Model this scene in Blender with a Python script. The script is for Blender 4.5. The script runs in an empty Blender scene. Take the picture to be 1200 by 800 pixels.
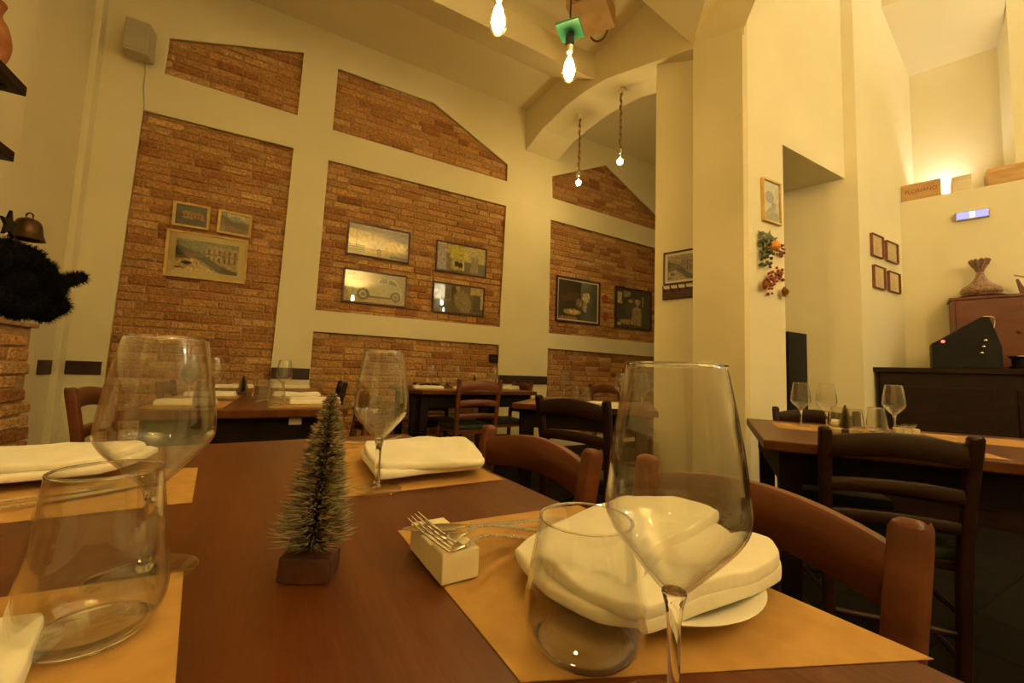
import bpy, bmesh, math, random
from mathutils import Vector, Matrix, noise
random.seed(7)
SC = bpy.context.scene
COL = SC.collection
PI = math.pi

# ------------------------------------------------------------------ camera model (1200x800)
F = 472.7; PT = math.radians(4.45); RL = math.radians(2.097); A0 = math.radians(61.29); CZ = .935
cp, sp, cr, sr = math.cos(PT), math.sin(PT), math.cos(RL), math.sin(RL)
def ray(px, py):
    xr = (px-600)/F; zr = (400-py)/F
    x = xr*cr-zr*sr; z2 = xr*sr+zr*cr
    y = cp-z2*sp; z = sp+z2*cp
    return Vector((x*math.sin(A0)+y*math.cos(A0), y*math.sin(A0)-x*math.cos(A0), z))
CAM = Vector((0, 0, CZ))
def oX(px, py, X): d = ray(px, py); return CAM+d*(X/d.x)
def oY(px, py, Y): d = ray(px, py); return CAM+d*(Y/d.y)
def oZ(px, py, Z): d = ray(px, py); return CAM+d*((Z-CZ)/d.z)

cd = bpy.data.cameras.new('camera'); cam = bpy.data.objects.new('camera', cd); COL.objects.link(cam)
cd.sensor_width = 36; cd.lens = F/1200*36; cd.clip_start = .01
fwd = ray(600, 400).normalized()
right = (ray(700, 400)-ray(600, 400)).normalized()
up = right.cross(fwd)
cam.matrix_world = Matrix((( right.x, up.x, -fwd.x, 0), (right.y, up.y, -fwd.y, 0), (right.z, up.z, -fwd.z, CZ), (0, 0, 0, 1)))
SC.camera = cam
vs = SC.view_settings
vs.view_transform = 'Standard'; vs.look = 'None'; vs.gamma = 1; vs.use_curve_mapping = False; vs.exposure = 1.28

# ------------------------------------------------------------------ materials
def s2l(c):
    return tuple(((v/255)/12.92 if v/255 <= .04045 else ((v/255+.055)/1.055)**2.4) for v in c)
def nmat(name):
    m = bpy.data.materials.new(name); m.use_nodes = True
    nt = m.node_tree; nt.nodes.clear()
    return m, nt, nt.nodes, nt.links
def mat(name, c1, c2=None, rough=.6, metal=0, scale=8, detail=4, stretch=(1, 1, 1), bump=0, bscale=None, spec=.5, lo=.35, hi=.65, coat=0, sheen=0):
    m, nt, N, L = nmat(name)
    out = N.new('ShaderNodeOutputMaterial'); b = N.new('ShaderNodeBsdfPrincipled'); L.new(b.outputs[0], out.inputs[0])
    b.inputs['Roughness'].default_value = rough; b.inputs['Metallic'].default_value = metal
    b.inputs['Specular IOR Level'].default_value = spec
    b.inputs['Coat Weight'].default_value = coat; b.inputs['Coat Roughness'].default_value = .25
    b.inputs['Sheen Weight'].default_value = sheen
    tc = N.new('ShaderNodeTexCoord'); mp = N.new('ShaderNodeMapping'); mp.inputs['Scale'].default_value = stretch
    L.new(tc.outputs['Object'], mp.inputs[0])
    nz = N.new('ShaderNodeTexNoise'); nz.inputs['Scale'].default_value = scale; nz.inputs['Detail'].default_value = detail
    L.new(mp.outputs[0], nz.inputs[0])
    if c2 is None: b.inputs['Base Color'].default_value = (*c1, 1)
    else:
        r = N.new('ShaderNodeValToRGB'); r.color_ramp.elements[0].position = lo; r.color_ramp.elements[1].position = hi
        r.color_ramp.elements[0].color = (*c1, 1); r.color_ramp.elements[1].color = (*c2, 1)
        L.new(nz.outputs[0], r.inputs[0]); L.new(r.outputs[0], b.inputs['Base Color'])
    if bump:
        n2 = N.new('ShaderNodeTexNoise'); n2.inputs['Scale'].default_value = bscale or scale; n2.inputs['Detail'].default_value = 5
        L.new(mp.outputs[0], n2.inputs[0])
        bp = N.new('ShaderNodeBump'); bp.inputs['Strength'].default_value = bump; bp.inputs['Distance'].default_value = .01
        L.new(n2.outputs[0], bp.inputs['Height']); L.new(bp.outputs[0], b.inputs['Normal'])
    return m
def attr_mat(name, attr='col', rough=.8, spec=.3, nscale=0, namt=.3, bump=0, bscale=60):
    m, nt, N, L = nmat(name)
    out = N.new('ShaderNodeOutputMaterial'); b = N.new('ShaderNodeBsdfPrincipled'); L.new(b.outputs[0], out.inputs[0])
    b.inputs['Roughness'].default_value = rough; b.inputs['Specular IOR Level'].default_value = spec
    a = N.new('ShaderNodeAttribute'); a.attribute_name = attr
    src = a.outputs['Color']
    tc = N.new('ShaderNodeTexCoord')
    if nscale:
        nz = N.new('ShaderNodeTexNoise'); nz.inputs['Scale'].default_value = nscale; nz.inputs['Detail'].default_value = 8; nz.inputs['Roughness'].default_value = .7
        L.new(tc.outputs['Object'], nz.inputs[0])
        r = N.new('ShaderNodeValToRGB'); r.color_ramp.elements[0].position = .3; r.color_ramp.elements[1].position = .7
        v = 1-namt; r.color_ramp.elements[0].color = (v, v*.9, v*.8, 1); r.color_ramp.elements[1].color = (1+namt*.5,)*3+(1,)
        L.new(nz.outputs[0], r.inputs[0])
        mx = N.new('ShaderNodeMix'); mx.data_type = 'RGBA'; mx.blend_type = 'MULTIPLY'; mx.inputs[0].default_value = 1
        L.new(src, mx.inputs[6]); L.new(r.outputs[0], mx.inputs[7]); src = mx.outputs[2]
    L.new(src, b.inputs['Base Color'])
    if bump:
        n2 = N.new('ShaderNodeTexNoise'); n2.inputs['Scale'].default_value = bscale; n2.inputs['Detail'].default_value = 8
        L.new(tc.outputs['Object'], n2.inputs[0])
        bp = N.new('ShaderNodeBump'); bp.inputs['Strength'].default_value = bump; bp.inputs['Distance'].default_value = .02
        L.new(n2.outputs[0], bp.inputs['Height']); L.new(bp.outputs[0], b.inputs['Normal'])
    return m
def thin_glass(name, tint=(.97, .97, .95), edge=.78, refl=.85, rough=.02):
    m, nt, N, L = nmat(name)
    out = N.new('ShaderNodeOutputMaterial'); mx = N.new('ShaderNodeMixShader')
    t = N.new('ShaderNodeBsdfTransparent'); t.inputs[0].default_value = (*tint, 1)
    g = N.new('ShaderNodeBsdfGlossy'); g.inputs['Roughness'].default_value = rough; g.inputs[0].default_value = (1, 1, 1, 1)
    # Schlick reflectance, the same from both sides of the thin wall
    ge = N.new('ShaderNodeLayerWeight'); ge.inputs['Blend'].default_value = .5
    pw = N.new('ShaderNodeMath'); pw.operation = 'POWER'; pw.inputs[1].default_value = 2.8
    ml = N.new('ShaderNodeMath'); ml.operation = 'MULTIPLY_ADD'; ml.inputs[1].default_value = refl; ml.inputs[2].default_value = .065
    L.new(ge.outputs['Facing'], pw.inputs[0]); L.new(pw.outputs[0], ml.inputs[0])
    rp = N.new('ShaderNodeValToRGB'); rp.color_ramp.elements[0].position = .8; rp.color_ramp.elements[0].color = (*tint, 1)
    rp.color_ramp.elements[1].position = 1.0; rp.color_ramp.elements[1].color = (tint[0]*edge, tint[1]*edge*.95, tint[2]*edge*.86, 1)
    L.new(ge.outputs['Facing'], rp.inputs[0]); L.new(rp.outputs[0], t.inputs[0])
    L.new(ml.outputs[0], mx.inputs[0]); L.new(t.outputs[0], mx.inputs[1]); L.new(g.outputs[0], mx.inputs[2]); L.new(mx.outputs[0], out.inputs[0])
    return m
def real_glass(name, col=(1, 1, 1), rough=0.0):
    m, nt, N, L = nmat(name)
    out = N.new('ShaderNodeOutputMaterial'); g = N.new('ShaderNodeBsdfGlass'); g.inputs['IOR'].default_value = 1.5
    g.inputs['Roughness'].default_value = rough; g.inputs[0].default_value = (*col, 1); L.new(g.outputs[0], out.inputs[0])
    return m
def emit(name, c, s):
    m, nt, N, L = nmat(name)
    out = N.new('ShaderNodeOutputMaterial'); e = N.new('ShaderNodeEmission'); e.inputs[0].default_value = (*c, 1); e.inputs[1].default_value = s
    L.new(e.outputs[0], out.inputs[0]); return m

M = {}
M['plaster'] = mat('plaster', (.83, .745, .50), (.87, .79, .55), rough=.85, scale=1.6, detail=6, bump=.12, bscale=35, spec=.2)
M['ceil'] = mat('ceiling_plaster', (.80, .70, .45), (.85, .75, .50), rough=.9, scale=1.2, detail=6, bump=.1, bscale=30, spec=.15)
M['brick'] = attr_mat('old_brick', rough=.9, spec=.15, nscale=38, namt=.5, bump=.9, bscale=55)
M['mortar'] = mat('mortar', (.40, .24, .11), (.52, .33, .16), rough=.95, scale=30, bump=.8, bscale=90, spec=.1)
M['rail'] = mat('dark_rail', (.035, .012, .01), (.05, .02, .015), rough=.45)
M['floor'] = mat('floor_tiles', (.005, .003, .002), (.008, .005, .0035), rough=.75, spec=.2, scale=3, bump=.1)
M['table'] = mat('table_wood', (.075, .017, .004), (.135, .038, .008), rough=.36, scale=5, detail=8, stretch=(5, .5, 1), bump=.12, bscale=14, coat=0, spec=.4, lo=.3, hi=.75)
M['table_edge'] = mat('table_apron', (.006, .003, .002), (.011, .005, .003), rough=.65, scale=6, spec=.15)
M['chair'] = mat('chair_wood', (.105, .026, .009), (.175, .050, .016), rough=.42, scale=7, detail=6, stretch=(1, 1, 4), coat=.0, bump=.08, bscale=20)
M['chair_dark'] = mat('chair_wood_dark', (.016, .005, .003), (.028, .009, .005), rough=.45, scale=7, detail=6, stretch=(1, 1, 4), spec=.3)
M['seat'] = mat('seat_green', (.012, .022, .014), (.02, .034, .022), rough=.55, scale=9)
M['kraft'] = mat('kraft_paper', (.45, .25, .075), (.52, .30, .10), rough=.75, scale=40, detail=5, bump=.15, bscale=9, spec=.2)
M['cloth'] = mat('napkin_cloth', (.80, .75, .62), (.86, .81, .69), rough=.9, scale=18, bump=.35, bscale=22, sheen=.3, spec=.1)
M['china'] = mat('white_china', (.82, .78, .68), rough=.15)
M['bowl_glass'] = thin_glass('clear_bowl_glass')
M['foot_glass'] = thin_glass('clear_foot_glass', edge=.9, refl=.35)
M['solid_glass'] = real_glass('clear_solid_glass')
M['pane'] = thin_glass('picture_glass', tint=(.98, .98, .97))
M['steel'] = mat('cutlery_steel', (.75, .70, .60), rough=.22, metal=1)
M['hammered'] = mat('hammered_steel', (.78, .70, .58), rough=.25, metal=1, bump=1.0, bscale=320)
M['stone'] = mat('cream_stone', (.72, .62, .40), (.80, .71, .50), rough=.6, scale=25, bump=.2, bscale=60)
M['gold'] = mat('pale_gold_frame', (.62, .42, .12), (.75, .52, .18), rough=.4, scale=20)
M['frame_dark'] = mat('dark_red_frame', (.055, .016, .012), (.085, .026, .018), rough=.4, scale=20)
M['frame_red'] = mat('red_wood_frame', (.20, .07, .035), (.28, .10, .05), rough=.5, scale=20)
M['print'] = attr_mat('printed_picture', rough=.5, spec=.4)
M['white_plastic'] = mat('offwhite_plastic', (.50, .44, .33), rough=.5)
M['grille'] = mat('speaker_grille', (.40, .35, .26), (.48, .42, .32), rough=.7, scale=300)
M['black'] = mat('black_plastic', (.006, .005, .005), (.010, .009, .009), rough=.5, scale=10, spec=.25)
M['rope'] = mat('jute_rope', (.22, .11, .04), (.38, .22, .09), rough=.95, scale=140, bump=.9, bscale=160)
M['chrome'] = mat('chrome', (.85, .8, .72), rough=.12, metal=1)
M['brass'] = mat('dark_brass', (.16, .08, .04), rough=.4, metal=.6)
M['green'] = mat('green_paint', (.006, .075, .04), (.009, .095, .05), rough=.5, scale=20)
M['filament'] = emit('lamp_filament', (1, .72, .28), 180)
M['filament_r'] = emit('bar_side_lamp_filament', (1, .86, .60), 190)
M['filament_b'] = emit('back_lamp_filament', (1, .72, .28), 60)
M['bowl_lamp'] = emit('uplighter_lamp', (1, .74, .32), 1700)
M['bowl_lamp_r'] = emit('uplighter_lamp_pale', (1, .97, .88), 620)
M['filament_s'] = emit('small_lamp_filament', (1, .76, .34), 135)
M['bulb_glass'] = thin_glass('amber_bulb_glass', tint=(1, .93, .78))
M['uplight'] = emit('uplight_led', (1, .98, .95), 330)
M['exit_blue'] = emit('exit_sign_blue', (.42, .40, 1.0), .62)
M['exit_white'] = emit('exit_sign_white', (.75, .95, 1.0), 1.2)
M['red_led'] = emit('red_lamp', (1, .05, .04), 3)
M['pine'] = mat('pine_crate', (.52, .30, .10), (.64, .40, .15), rough=.6, scale=8, stretch=(1, 1, 9), bump=.15)
M['pine_pale'] = mat('pale_crate', (.72, .60, .38), (.78, .66, .44), rough=.6, scale=8, stretch=(1, 1, 9))
M['ink'] = mat('burnt_ink', (.22, .05, .025), rough=.8)
M['counter'] = mat('counter_wood', (.012, .0035, .002), (.020, .006, .004), rough=.5, scale=5, stretch=(1, 1, 4), spec=.25)
M['mahogany'] = mat('mahogany', (.13, .030, .014), (.17, .045, .02), rough=.4, scale=5, stretch=(1, 1, 4), coat=.1)
M['fur'] = mat('black_tinsel', (.005, .005, .006), (.010, .009, .010), rough=.95, scale=30, spec=.1)
M['terracotta'] = mat('terracotta', (.36, .12, .045), (.50, .20, .08), rough=.7, scale=14, bump=.2)
M['bronze'] = mat('bronze', (.07, .035, .014), (.12, .06, .022), rough=.35, metal=.7, scale=12)
M['pattern'] = mat('patterned_ceramic', (.20, .10, .06), (.36, .23, .15), rough=.35, scale=70, detail=3, lo=.42, hi=.6)
M['needle'] = attr_mat('frosted_needles', rough=.7, spec=.2)
M['log'] = mat('dark_red_log', (.045, .012, .008), (.085, .024, .014), rough=.6, scale=30, bump=.4)
M['orange'] = mat('orange_peel', (.80, .30, .04), (.85, .38, .06), rough=.5, scale=60, bump=.4)
M['grape'] = mat('dark_grapes', (.06, .07, .035), (.14, .15, .06), rough=.4, scale=30)
M['leafg'] = mat('dry_green_leaf', (.10, .13, .04), (.20, .22, .07), rough=.6, scale=30)
M['berry'] = mat('red_berries', (.28, .05, .03), (.42, .12, .06), rough=.5, scale=40)
M['rust'] = mat('rust_flower', (.42, .16, .05), (.58, .30, .10), rough=.6, scale=40)
M['oil'] = mat('pale_yellow_petal', (.70, .50, .16), rough=.6)
M['paper'] = mat('paper_tag', (.78, .72, .58), rough=.8)

# ------------------------------------------------------------------ mesh helpers
class MB:
    def __init__(s): s.v = []; s.f = []; s.c = []
    def add(s, vs_, fs_, col=None):
        o = len(s.v); s.v += [tuple(x) for x in vs_]; s.f += [tuple(o+i for i in f) for f in fs_]; s.c += [col]*len(fs_)
        return s
    def mesh(s, name, m, smooth=False, bevel=0, seg=2):
        me = bpy.data.meshes.new(name); me.from_pydata(s.v, [], s.f)
        if any(c is not None for c in s.c):
            at = me.color_attributes.new('col', 'FLOAT_COLOR', 'CORNER')
            i = 0
            for fi, f in enumerate(s.f):
                c = s.c[fi] or (.5, .5, .5)
                for _ in f: at.data[i].color = (*c, 1); i += 1
        bm = bmesh.new(); bm.from_mesh(me)
        if bevel:
            es = [e for e in bm.edges if len(e.link_faces) == 2 and e.calc_face_angle(0) > .6]
            bmesh.ops.bevel(bm, geom=es, offset=bevel, segments=seg, affect='EDGES', profile=.6, clamp_overlap=True)
        bmesh.ops.recalc_face_normals(bm, faces=bm.faces)
        bm.to_mesh(me); bm.free()
        if smooth:
            for p in me.polygons: p.use_smooth = True
            try: me.set_sharp_from_angle(angle=math.radians(42))
            except Exception: pass
        me.materials.append(m)
        return me
BOXF = [(0, 3, 2, 1), (4, 5, 6, 7), (0, 1, 5, 4), (1, 2, 6, 5), (2, 3, 7, 6), (3, 0, 4, 7)]
def box(mb, a, b, col=None, rot=None):
    (x0, y0, z0), (x1, y1, z1) = a, b
    v = [(x0, y0, z0), (x1, y0, z0), (x1, y1, z0), (x0, y1, z0), (x0, y0, z1), (x1, y0, z1), (x1, y1, z1), (x0, y1, z1)]
    if rot: v = [tuple(rot @ Vector(p)) for p in v]
    return mb.add(v, BOXF, col)
def prism(mb, pts, z0, z1, col=None):
    n = len(pts); v = [(p[0], p[1], z0) for p in pts]+[(p[0], p[1], z1) for p in pts]
    f = [tuple(range(n-1, -1, -1)), tuple(range(n, 2*n))]+[(i, (i+1) % n, n+(i+1) % n, n+i) for i in range(n)]
    return mb.add(v, f, col)
def prism_v(mb, pts, d, col=None):
    """polygon of 3D points swept along vector d"""
    n = len(pts); v = [Vector(p) for p in pts]+[Vector(p)+Vector(d) for p in pts]
    f = [tuple(range(n-1, -1, -1)), tuple(range(n, 2*n))]+[(i, (i+1) % n, n+(i+1) % n, n+i) for i in range(n)]
    return mb.add(v, f, col)
def lathe(mb, prof, seg=40, col=None, sub=0, c=(0, 0, 0)):
    if sub: prof = smooth_path(prof, sub)
    v = []; f = []; rings = []
    for r, z in prof:
        if r < 1e-6: rings.append([len(v)]); v.append((c[0], c[1], c[2]+z))
        else:
            rings.append(list(range(len(v), len(v)+seg)))
            v += [(c[0]+r*math.cos(2*PI*i/seg), c[1]+r*math.sin(2*PI*i/seg), c[2]+z) for i in range(seg)]
    for A, B in zip(rings, rings[1:]):
        if len(A) == 1 and len(B) == 1: continue
        for i in range(seg):
            j = (i+1) % seg
            if len(A) == 1: f.append((A[0], B[j], B[i]))
            elif len(B) == 1: f.append((A[i], A[j], B[0]))
            else: f.append((A[i], A[j], B[j], B[i]))
    return mb.add(v, f, col)
def smooth_path(p, n):
    out = []
    P = [p[0]]+list(p)+[p[-1]]
    for i in range(1, len(P)-2):
        for k in range(n):
            t = k/n; a, b, c, d = P[i-1], P[i], P[i+1], P[i+2]
            out.append(tuple(.5*((2*b[j])+(-a[j]+c[j])*t+(2*a[j]-5*b[j]+4*c[j]-d[j])*t*t+(-a[j]+3*b[j]-3*c[j]+d[j])*t**3) for j in range(len(b))))
    out.append(tuple(p[-1])); return out
def tube(mb, path, w, t=None, seg=10, upv=(0, 0, 1), sub=0, sq=1.0, col=None):
    """elliptic / rounded-square tube along path; w,t half sizes (number or list)"""
    if sub:
        if isinstance(w, (list, tuple)):
            t_ = t if isinstance(t, (list, tuple)) else [t if t is not None else x for x in (w if t is None else [t]*len(path))]
            if t is None: t_ = list(w)
            q = smooth_path([(*p, a, b) for p, a, b in zip(path, w, t_)], sub)
            path = [x[:3] for x in q]; w = [x[3] for x in q]; t = [x[4] for x in q]
        else: path = smooth_path([tuple(p) for p in path], sub)
    n = len(path); P = [Vector(p) for p in path]
    W = w if isinstance(w, (list, tuple)) else [w]*n
    T = W if t is None else (t if isinstance(t, (list, tuple)) else [t]*n)
    v = []; f = []; upv = Vector(upv)
    for i in range(n):
        d = (P[min(i+1, n-1)]-P[max(i-1, 0)]).normalized()
        sdir = d.cross(upv)
        if sdir.length < 1e-4: sdir = d.cross(Vector((0, 1, 0)))
        sdir.normalize(); u = sdir.cross(d).normalized()
        for k in range(seg):
            a = 2*PI*(k+.5)/seg; ca, sa = math.cos(a), math.sin(a)
            if sq != 1.0: ca = math.copysign(abs(ca)**sq, ca); sa = math.copysign(abs(sa)**sq, sa)
            v.append(P[i]+sdir*(ca*W[i])+u*(sa*T[i]))
    for i in range(n-1):
        for k in range(seg):
            j = (k+1) % seg
            f.append((i*seg+k, i*seg+j, (i+1)*seg+j, (i+1)*seg+k))
    f.append(tuple(range(seg-1, -1, -1))); f.append(tuple(range((n-1)*seg, n*seg)))
    return mb.add(v, f, col)
def blob(mb, c, r, seg=10, rings=6, col=None, sz=1.0):
    prof = [(0 if k in (0, rings) else r*math.sin(PI*k/rings), -r*sz*math.cos(PI*k/rings)) for k in range(rings+1)]
    return lathe(mb, prof, seg, col, 0, c)

def link(name, me, parent=None, loc=None, rotz=0):
    o = bpy.data.objects.new(name, me); COL.objects.link(o)
    if parent: o.parent = parent
    if loc is not None: o.location = loc
    if rotz: o.rotation_euler.z = rotz
    return o
def tag(o, label=None, cat=None, group=None, kind=None):
    if label: o['label'] = label
    if cat: o['category'] = cat
    if group: o['group'] = group
    if kind: o['kind'] = kind
    return o
def thing(name, label, cat, loc=(0, 0, 0), rotz=0, group=None):
    o = link(name, None, None, loc, rotz); return tag(o, label, cat, group)
def part(name, mb, m, parent, smooth=False, bevel=0, seg=2): return link(name, mb.mesh(name, m, smooth, bevel, seg), parent)
def struct(name, mb, m, smooth=False, bevel=0): return tag(link(name, mb.mesh(name, m, smooth, bevel)), kind='structure')
def copy_tree(o, loc=None, rotz=None, label=None, scale=None, parent=None, mats=None):
    c = o.copy(); COL.objects.link(c); c.parent = parent
    if loc is not None: c.location = loc
    if rotz is not None: c.rotation_euler = (0, 0, rotz)
    if scale is not None: c.scale = scale
    if label: c['label'] = label
    for ch in list(o.children):
        copy_tree(ch, parent=c)
    return c

# ------------------------------------------------------------------ walls
YB = 4.4
def region_mesh(name, outer, holes, depth, to_world, m):
    """flat plate with holes: outer/holes are lists of (s,z)"""
    cu = bpy.data.curves.new(name, 'CURVE'); cu.dimensions = '2D'; cu.fill_mode = 'BOTH'; cu.extrude = depth/2
    for pl in [outer]+holes:
        s = cu.splines.new('POLY'); s.points.add(len(pl)-1); s.use_cyclic_u = True
        for p, q in zip(s.points, pl): p.co = (q[0], q[1], 0, 1)
    t = bpy.data.objects.new('tmp', cu); COL.objects.link(t)
    bpy.context.view_layer.update()
    dg = bpy.context.evaluated_depsgraph_get(); me = bpy.data.meshes.new_from_object(t.evaluated_get(dg))
    bpy.data.objects.remove(t)
    for v in me.vertices: v.co = to_world(v.co.x, v.co.y, v.co.z)
    bm = bmesh.new(); bm.from_mesh(me); bmesh.ops.remove_doubles(bm, verts=bm.verts, dist=1e-5); bmesh.ops.recalc_face_normals(bm, faces=bm.faces); bm.to_mesh(me); bm.free()
    me.materials.clear(); me.materials.append(m); me.name = name
    return me
def bk(px, py):
    p = oY(px, py, YB); return (p.x, p.z)
low = .12
a, b_ = bk(123, 432.5), bk(317.5, 432.5)
P1 = [bk(167.5, 128), bk(344, 173), b_, (b_[0], low), (a[0], low), a]
P0 = [bk(198.4, 43.2), bk(356.4, 60.7), bk(348.6, 135), bk(192.4, 86)]
P2t = [bk(396.6, 79.3), bk(508.6, 119.8), bk(595.4, 192.4), bk(594.7, 212.6), bk(389.8, 151.9)]
P2 = [bk(385, 187), bk(593.7, 241), bk(586, 383), bk(369.5, 363)]
l1, l2 = bk(367, 388), bk(585, 404)
P2l = [l1, l2, (l2[0], low), (l1[0], low)]
P3t = [bk(647, 206.5), bk(710.4, 193.4), bk(747.5, 230), bk(790, 272), bk(790, 276), bk(647.5, 232)]
q1, q2 = bk(645.5, 257), bk(643, 390)
def ext(p1, p2, X): t = (X-p1[0])/(p2[0]-p1[0]); return (X, p1[1]+(p2[1]-p1[1])*t)
XE = 5.6
P3 = [q1, ext(q1, bk(767, 290), XE), ext(q2, bk(766, 402), XE), q2]
m1 = bk(642, 408)
P3l = [m1, ext(m1, bk(766, 418), XE), (XE, low), (m1[0], low)]
holes = [P0, P1, P2t, P2, P2l, P3t, P3, P3l]
me = region_mesh('wall_back', [(-1.9, 0), (6.6, 0), (6.6, 5.2), (-1.9, 5.2)], holes, .035, lambda s, z, d: (s, YB+.0175+d, z), M['plaster'])
tag(link('wall_back', me), kind='structure')

def bricks(mb, s0, s1, z0, z1, fn, course=.07):
    z = z0
    while z < z1:
        h = course-.012+random.uniform(-.003, .002)
        s = s0-random.uniform(0, .25)
        while s < s1:
            L_ = random.choice([.25, .24, .26, .23, .20, .13])+random.uniform(-.015, .015)
            e = s+L_-.012
            if e > s0-.1:
                d = random.uniform(-.006, .006); j = lambda k=.004: random.uniform(-k, k)
                base = random.choice([(.62, .34, .13), (.66, .38, .15), (.58, .31, .12), (.70, .43, .19), (.52, .26, .10), (.63, .36, .14), (.44, .20, .08)])
                k = random.uniform(.85, 1.12); c = tuple(min(1, x*k) for x in base)
                b0 = .006
                o = [(s+j(), z+j()), (e+j(), z+j()), (e+j(), z+h+j()), (s+j(), z+h+j())]
                i_ = [(o[0][0]+b0, o[0][1]+b0), (o[1][0]-b0, o[1][1]+b0), (o[2][0]-b0, o[2][1]-b0), (o[3][0]+b0, o[3][1]-b0)]
                v = [fn(x, y, .03) for x, y in o]+[fn(x, y, .006-d) for x, y in o]+[fn(x, y, -d+random.uniform(-.002, .002)) for x, y in i_]
                f = [(0, 1, 5, 4), (1, 2, 6, 5), (2, 3, 7, 6), (3, 0, 4, 7), (4, 5, 9, 8), (5, 6, 10, 9), (6, 7, 11, 10), (7, 4, 8, 11), (8, 9, 10, 11)]
                mb.add(v, f, c)
            s += L_
        z += course
bb = MB(); mo = MB()
for hole in holes:
    s0 = min(p[0] for p in hole)-.03; s1 = max(p[0] for p in hole)+.03; z0 = min(p[1] for p in hole)-.03; z1 = max(p[1] for p in hole)+.03
    bricks(bb, s0, s1, z0, z1-.03, lambda s, z, d: (s, YB+.045+d, z))
    box(mo, (s0-.15, YB+.058, z0-.1), (s1+.15, YB+.12, z1+.1))
# brick courses and their mortar bed are one recessed wall
wb = struct('wall_back_brick', bb, M['brick']); wm = part('mortar_bed', mo, M['mortar'], wb)

# left wall
XL = -1.56
mb = MB(); box(mb, (XL-.15, -2.6, 0), (XL, YB+.1, 5.2)); struct('wall_left', mb, M['plaster'])
mb = MB(); box(mb, (XL, YB-.10, 0), (XL+.045, YB, 5.0)); struct('trim_1', mb, M['plaster'], bevel=.006)
pe = oX(32, 118, XL+.12)
mb = MB(); box(mb, (XL, -.4, 0), (XL+.12, pe.y, 5.0)); struct('wall_left_pier', mb, M['plaster'], bevel=.008)
# rear, right of the room (behind the camera)
mb = MB(); box(mb, (XL-.15, -2.75, 0), (7.0, -2.6, 5.2)); struct('wall_rear', mb, M['plaster'])
# floor
mb = MB()
T = .33
for i in range(int(9/T)):
    for j in range(int(8/T)):
        x0 = -1.7+i*T; y0 = -2.7+j*T
        box(mb, (x0+.002, y0+.002, -.02), (x0+T-.002, y0+T-.002, 0))
struct('floor', mb, M['floor'])
mb = MB(); box(mb, (-1.75, -2.8, -.06), (7.4, 5.4, -.012)); struct('floor_slab', mb, M['mortar'])

# rails on the wall
def rail(n, x0, x1, z0=.80, z1=.905):
    mb = MB(); box(mb, (x0, YB-.014, z0), (x1, YB+.001, z1)); struct('trim_%d' % n, mb, M['rail'], bevel=.003)
rail(2, bk(77, 430)[0], bk(119, 430)[0])
rail(3, P1[2][0]+.004, P2l[0][0]-.004)
rail(4, P2l[1][0]+.004, P3l[0][0]-.004)
ya, yb = oX(43, 430, XL).y, oX(63, 430, XL).y
mb = MB(); box(mb, (XL-.001, ya, .80), (XL+.014, min(yb, YB-.11), .905)); struct('trim_5', mb, M['rail'], bevel=.003)

# pillar, arch
XP = 2.49; YP = 1.5
PX2 = oY(918, 230, YP).x
cx = oY(877, 230, YP).x; XP = cx-.02
yb_ = oX(812, 230, XP).y
mb = MB(); prism(mb, [(XP+.02, YP), (PX2, YP), (PX2, yb_), (XP, yb_), (XP, YP+.02)], 0, 5.2); struct('wall_pillar', mb, M['plaster'])
low_e = [(609, 181), (635, 151), (665, 122), (688, 105), (710, 92), (760, 74), (807, 58)]
arc = [oX(*p, XP) for p in low_e]
arc = [(p.y, p.z) for p in arc]; arc[0] = (YB, arc[0][1]-.02)
prof = [(y, z) for y, z in arc]+[(yb_-.02, arc[-1][1]-.03), (YP+.01, arc[-1][1]-.2), (YP+.01, 5.2), (YB, 5.2)]
mb = MB(); prism_v(mb, [(XP+.004, y, z) for y, z in prof], (.49, 0, 0)); struct('ceiling_arch', mb, M['ceil'])
# wall stub below the arch (carries the street print and the coat hooks)
sd = Vector((-.311, .95, 0)).normalized()
class Plane:
    def __init__(s, p, u):
        s.p = Vector((p[0], p[1], 0)); s.u = Vector((u[0], u[1], 0)).normalized(); s.n = Vector((-s.u.y, s.u.x, 0))
        if s.n.dot(CAM-s.p) < 0: s.n = -s.n          # towards the viewer's side
    def hit(s, px, py):
        d = ray(px, py); t = (s.p-CAM).dot(s.n)/d.dot(s.n); q = CAM+d*t; return ((q-s.p).dot(s.u), q.z)
    def w(s, a, z, off=0): return s.p+s.u*a+s.n*off+Vector((0, 0, z))
A = Plane((XP+.17, yb_+.05), sd)
sA = A.hit(768, 250)[0]
e0, e1 = A.w(-.06, 0), A.w(sA, 0)
mb = MB(); prism(mb, [(e0.x, e0.y), (XP+.49, e0.y), (XP+.49, e1.y), (e1.x, e1.y)], 0, 4.3); struct('wall_stub', mb, M['plaster'])

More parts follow.
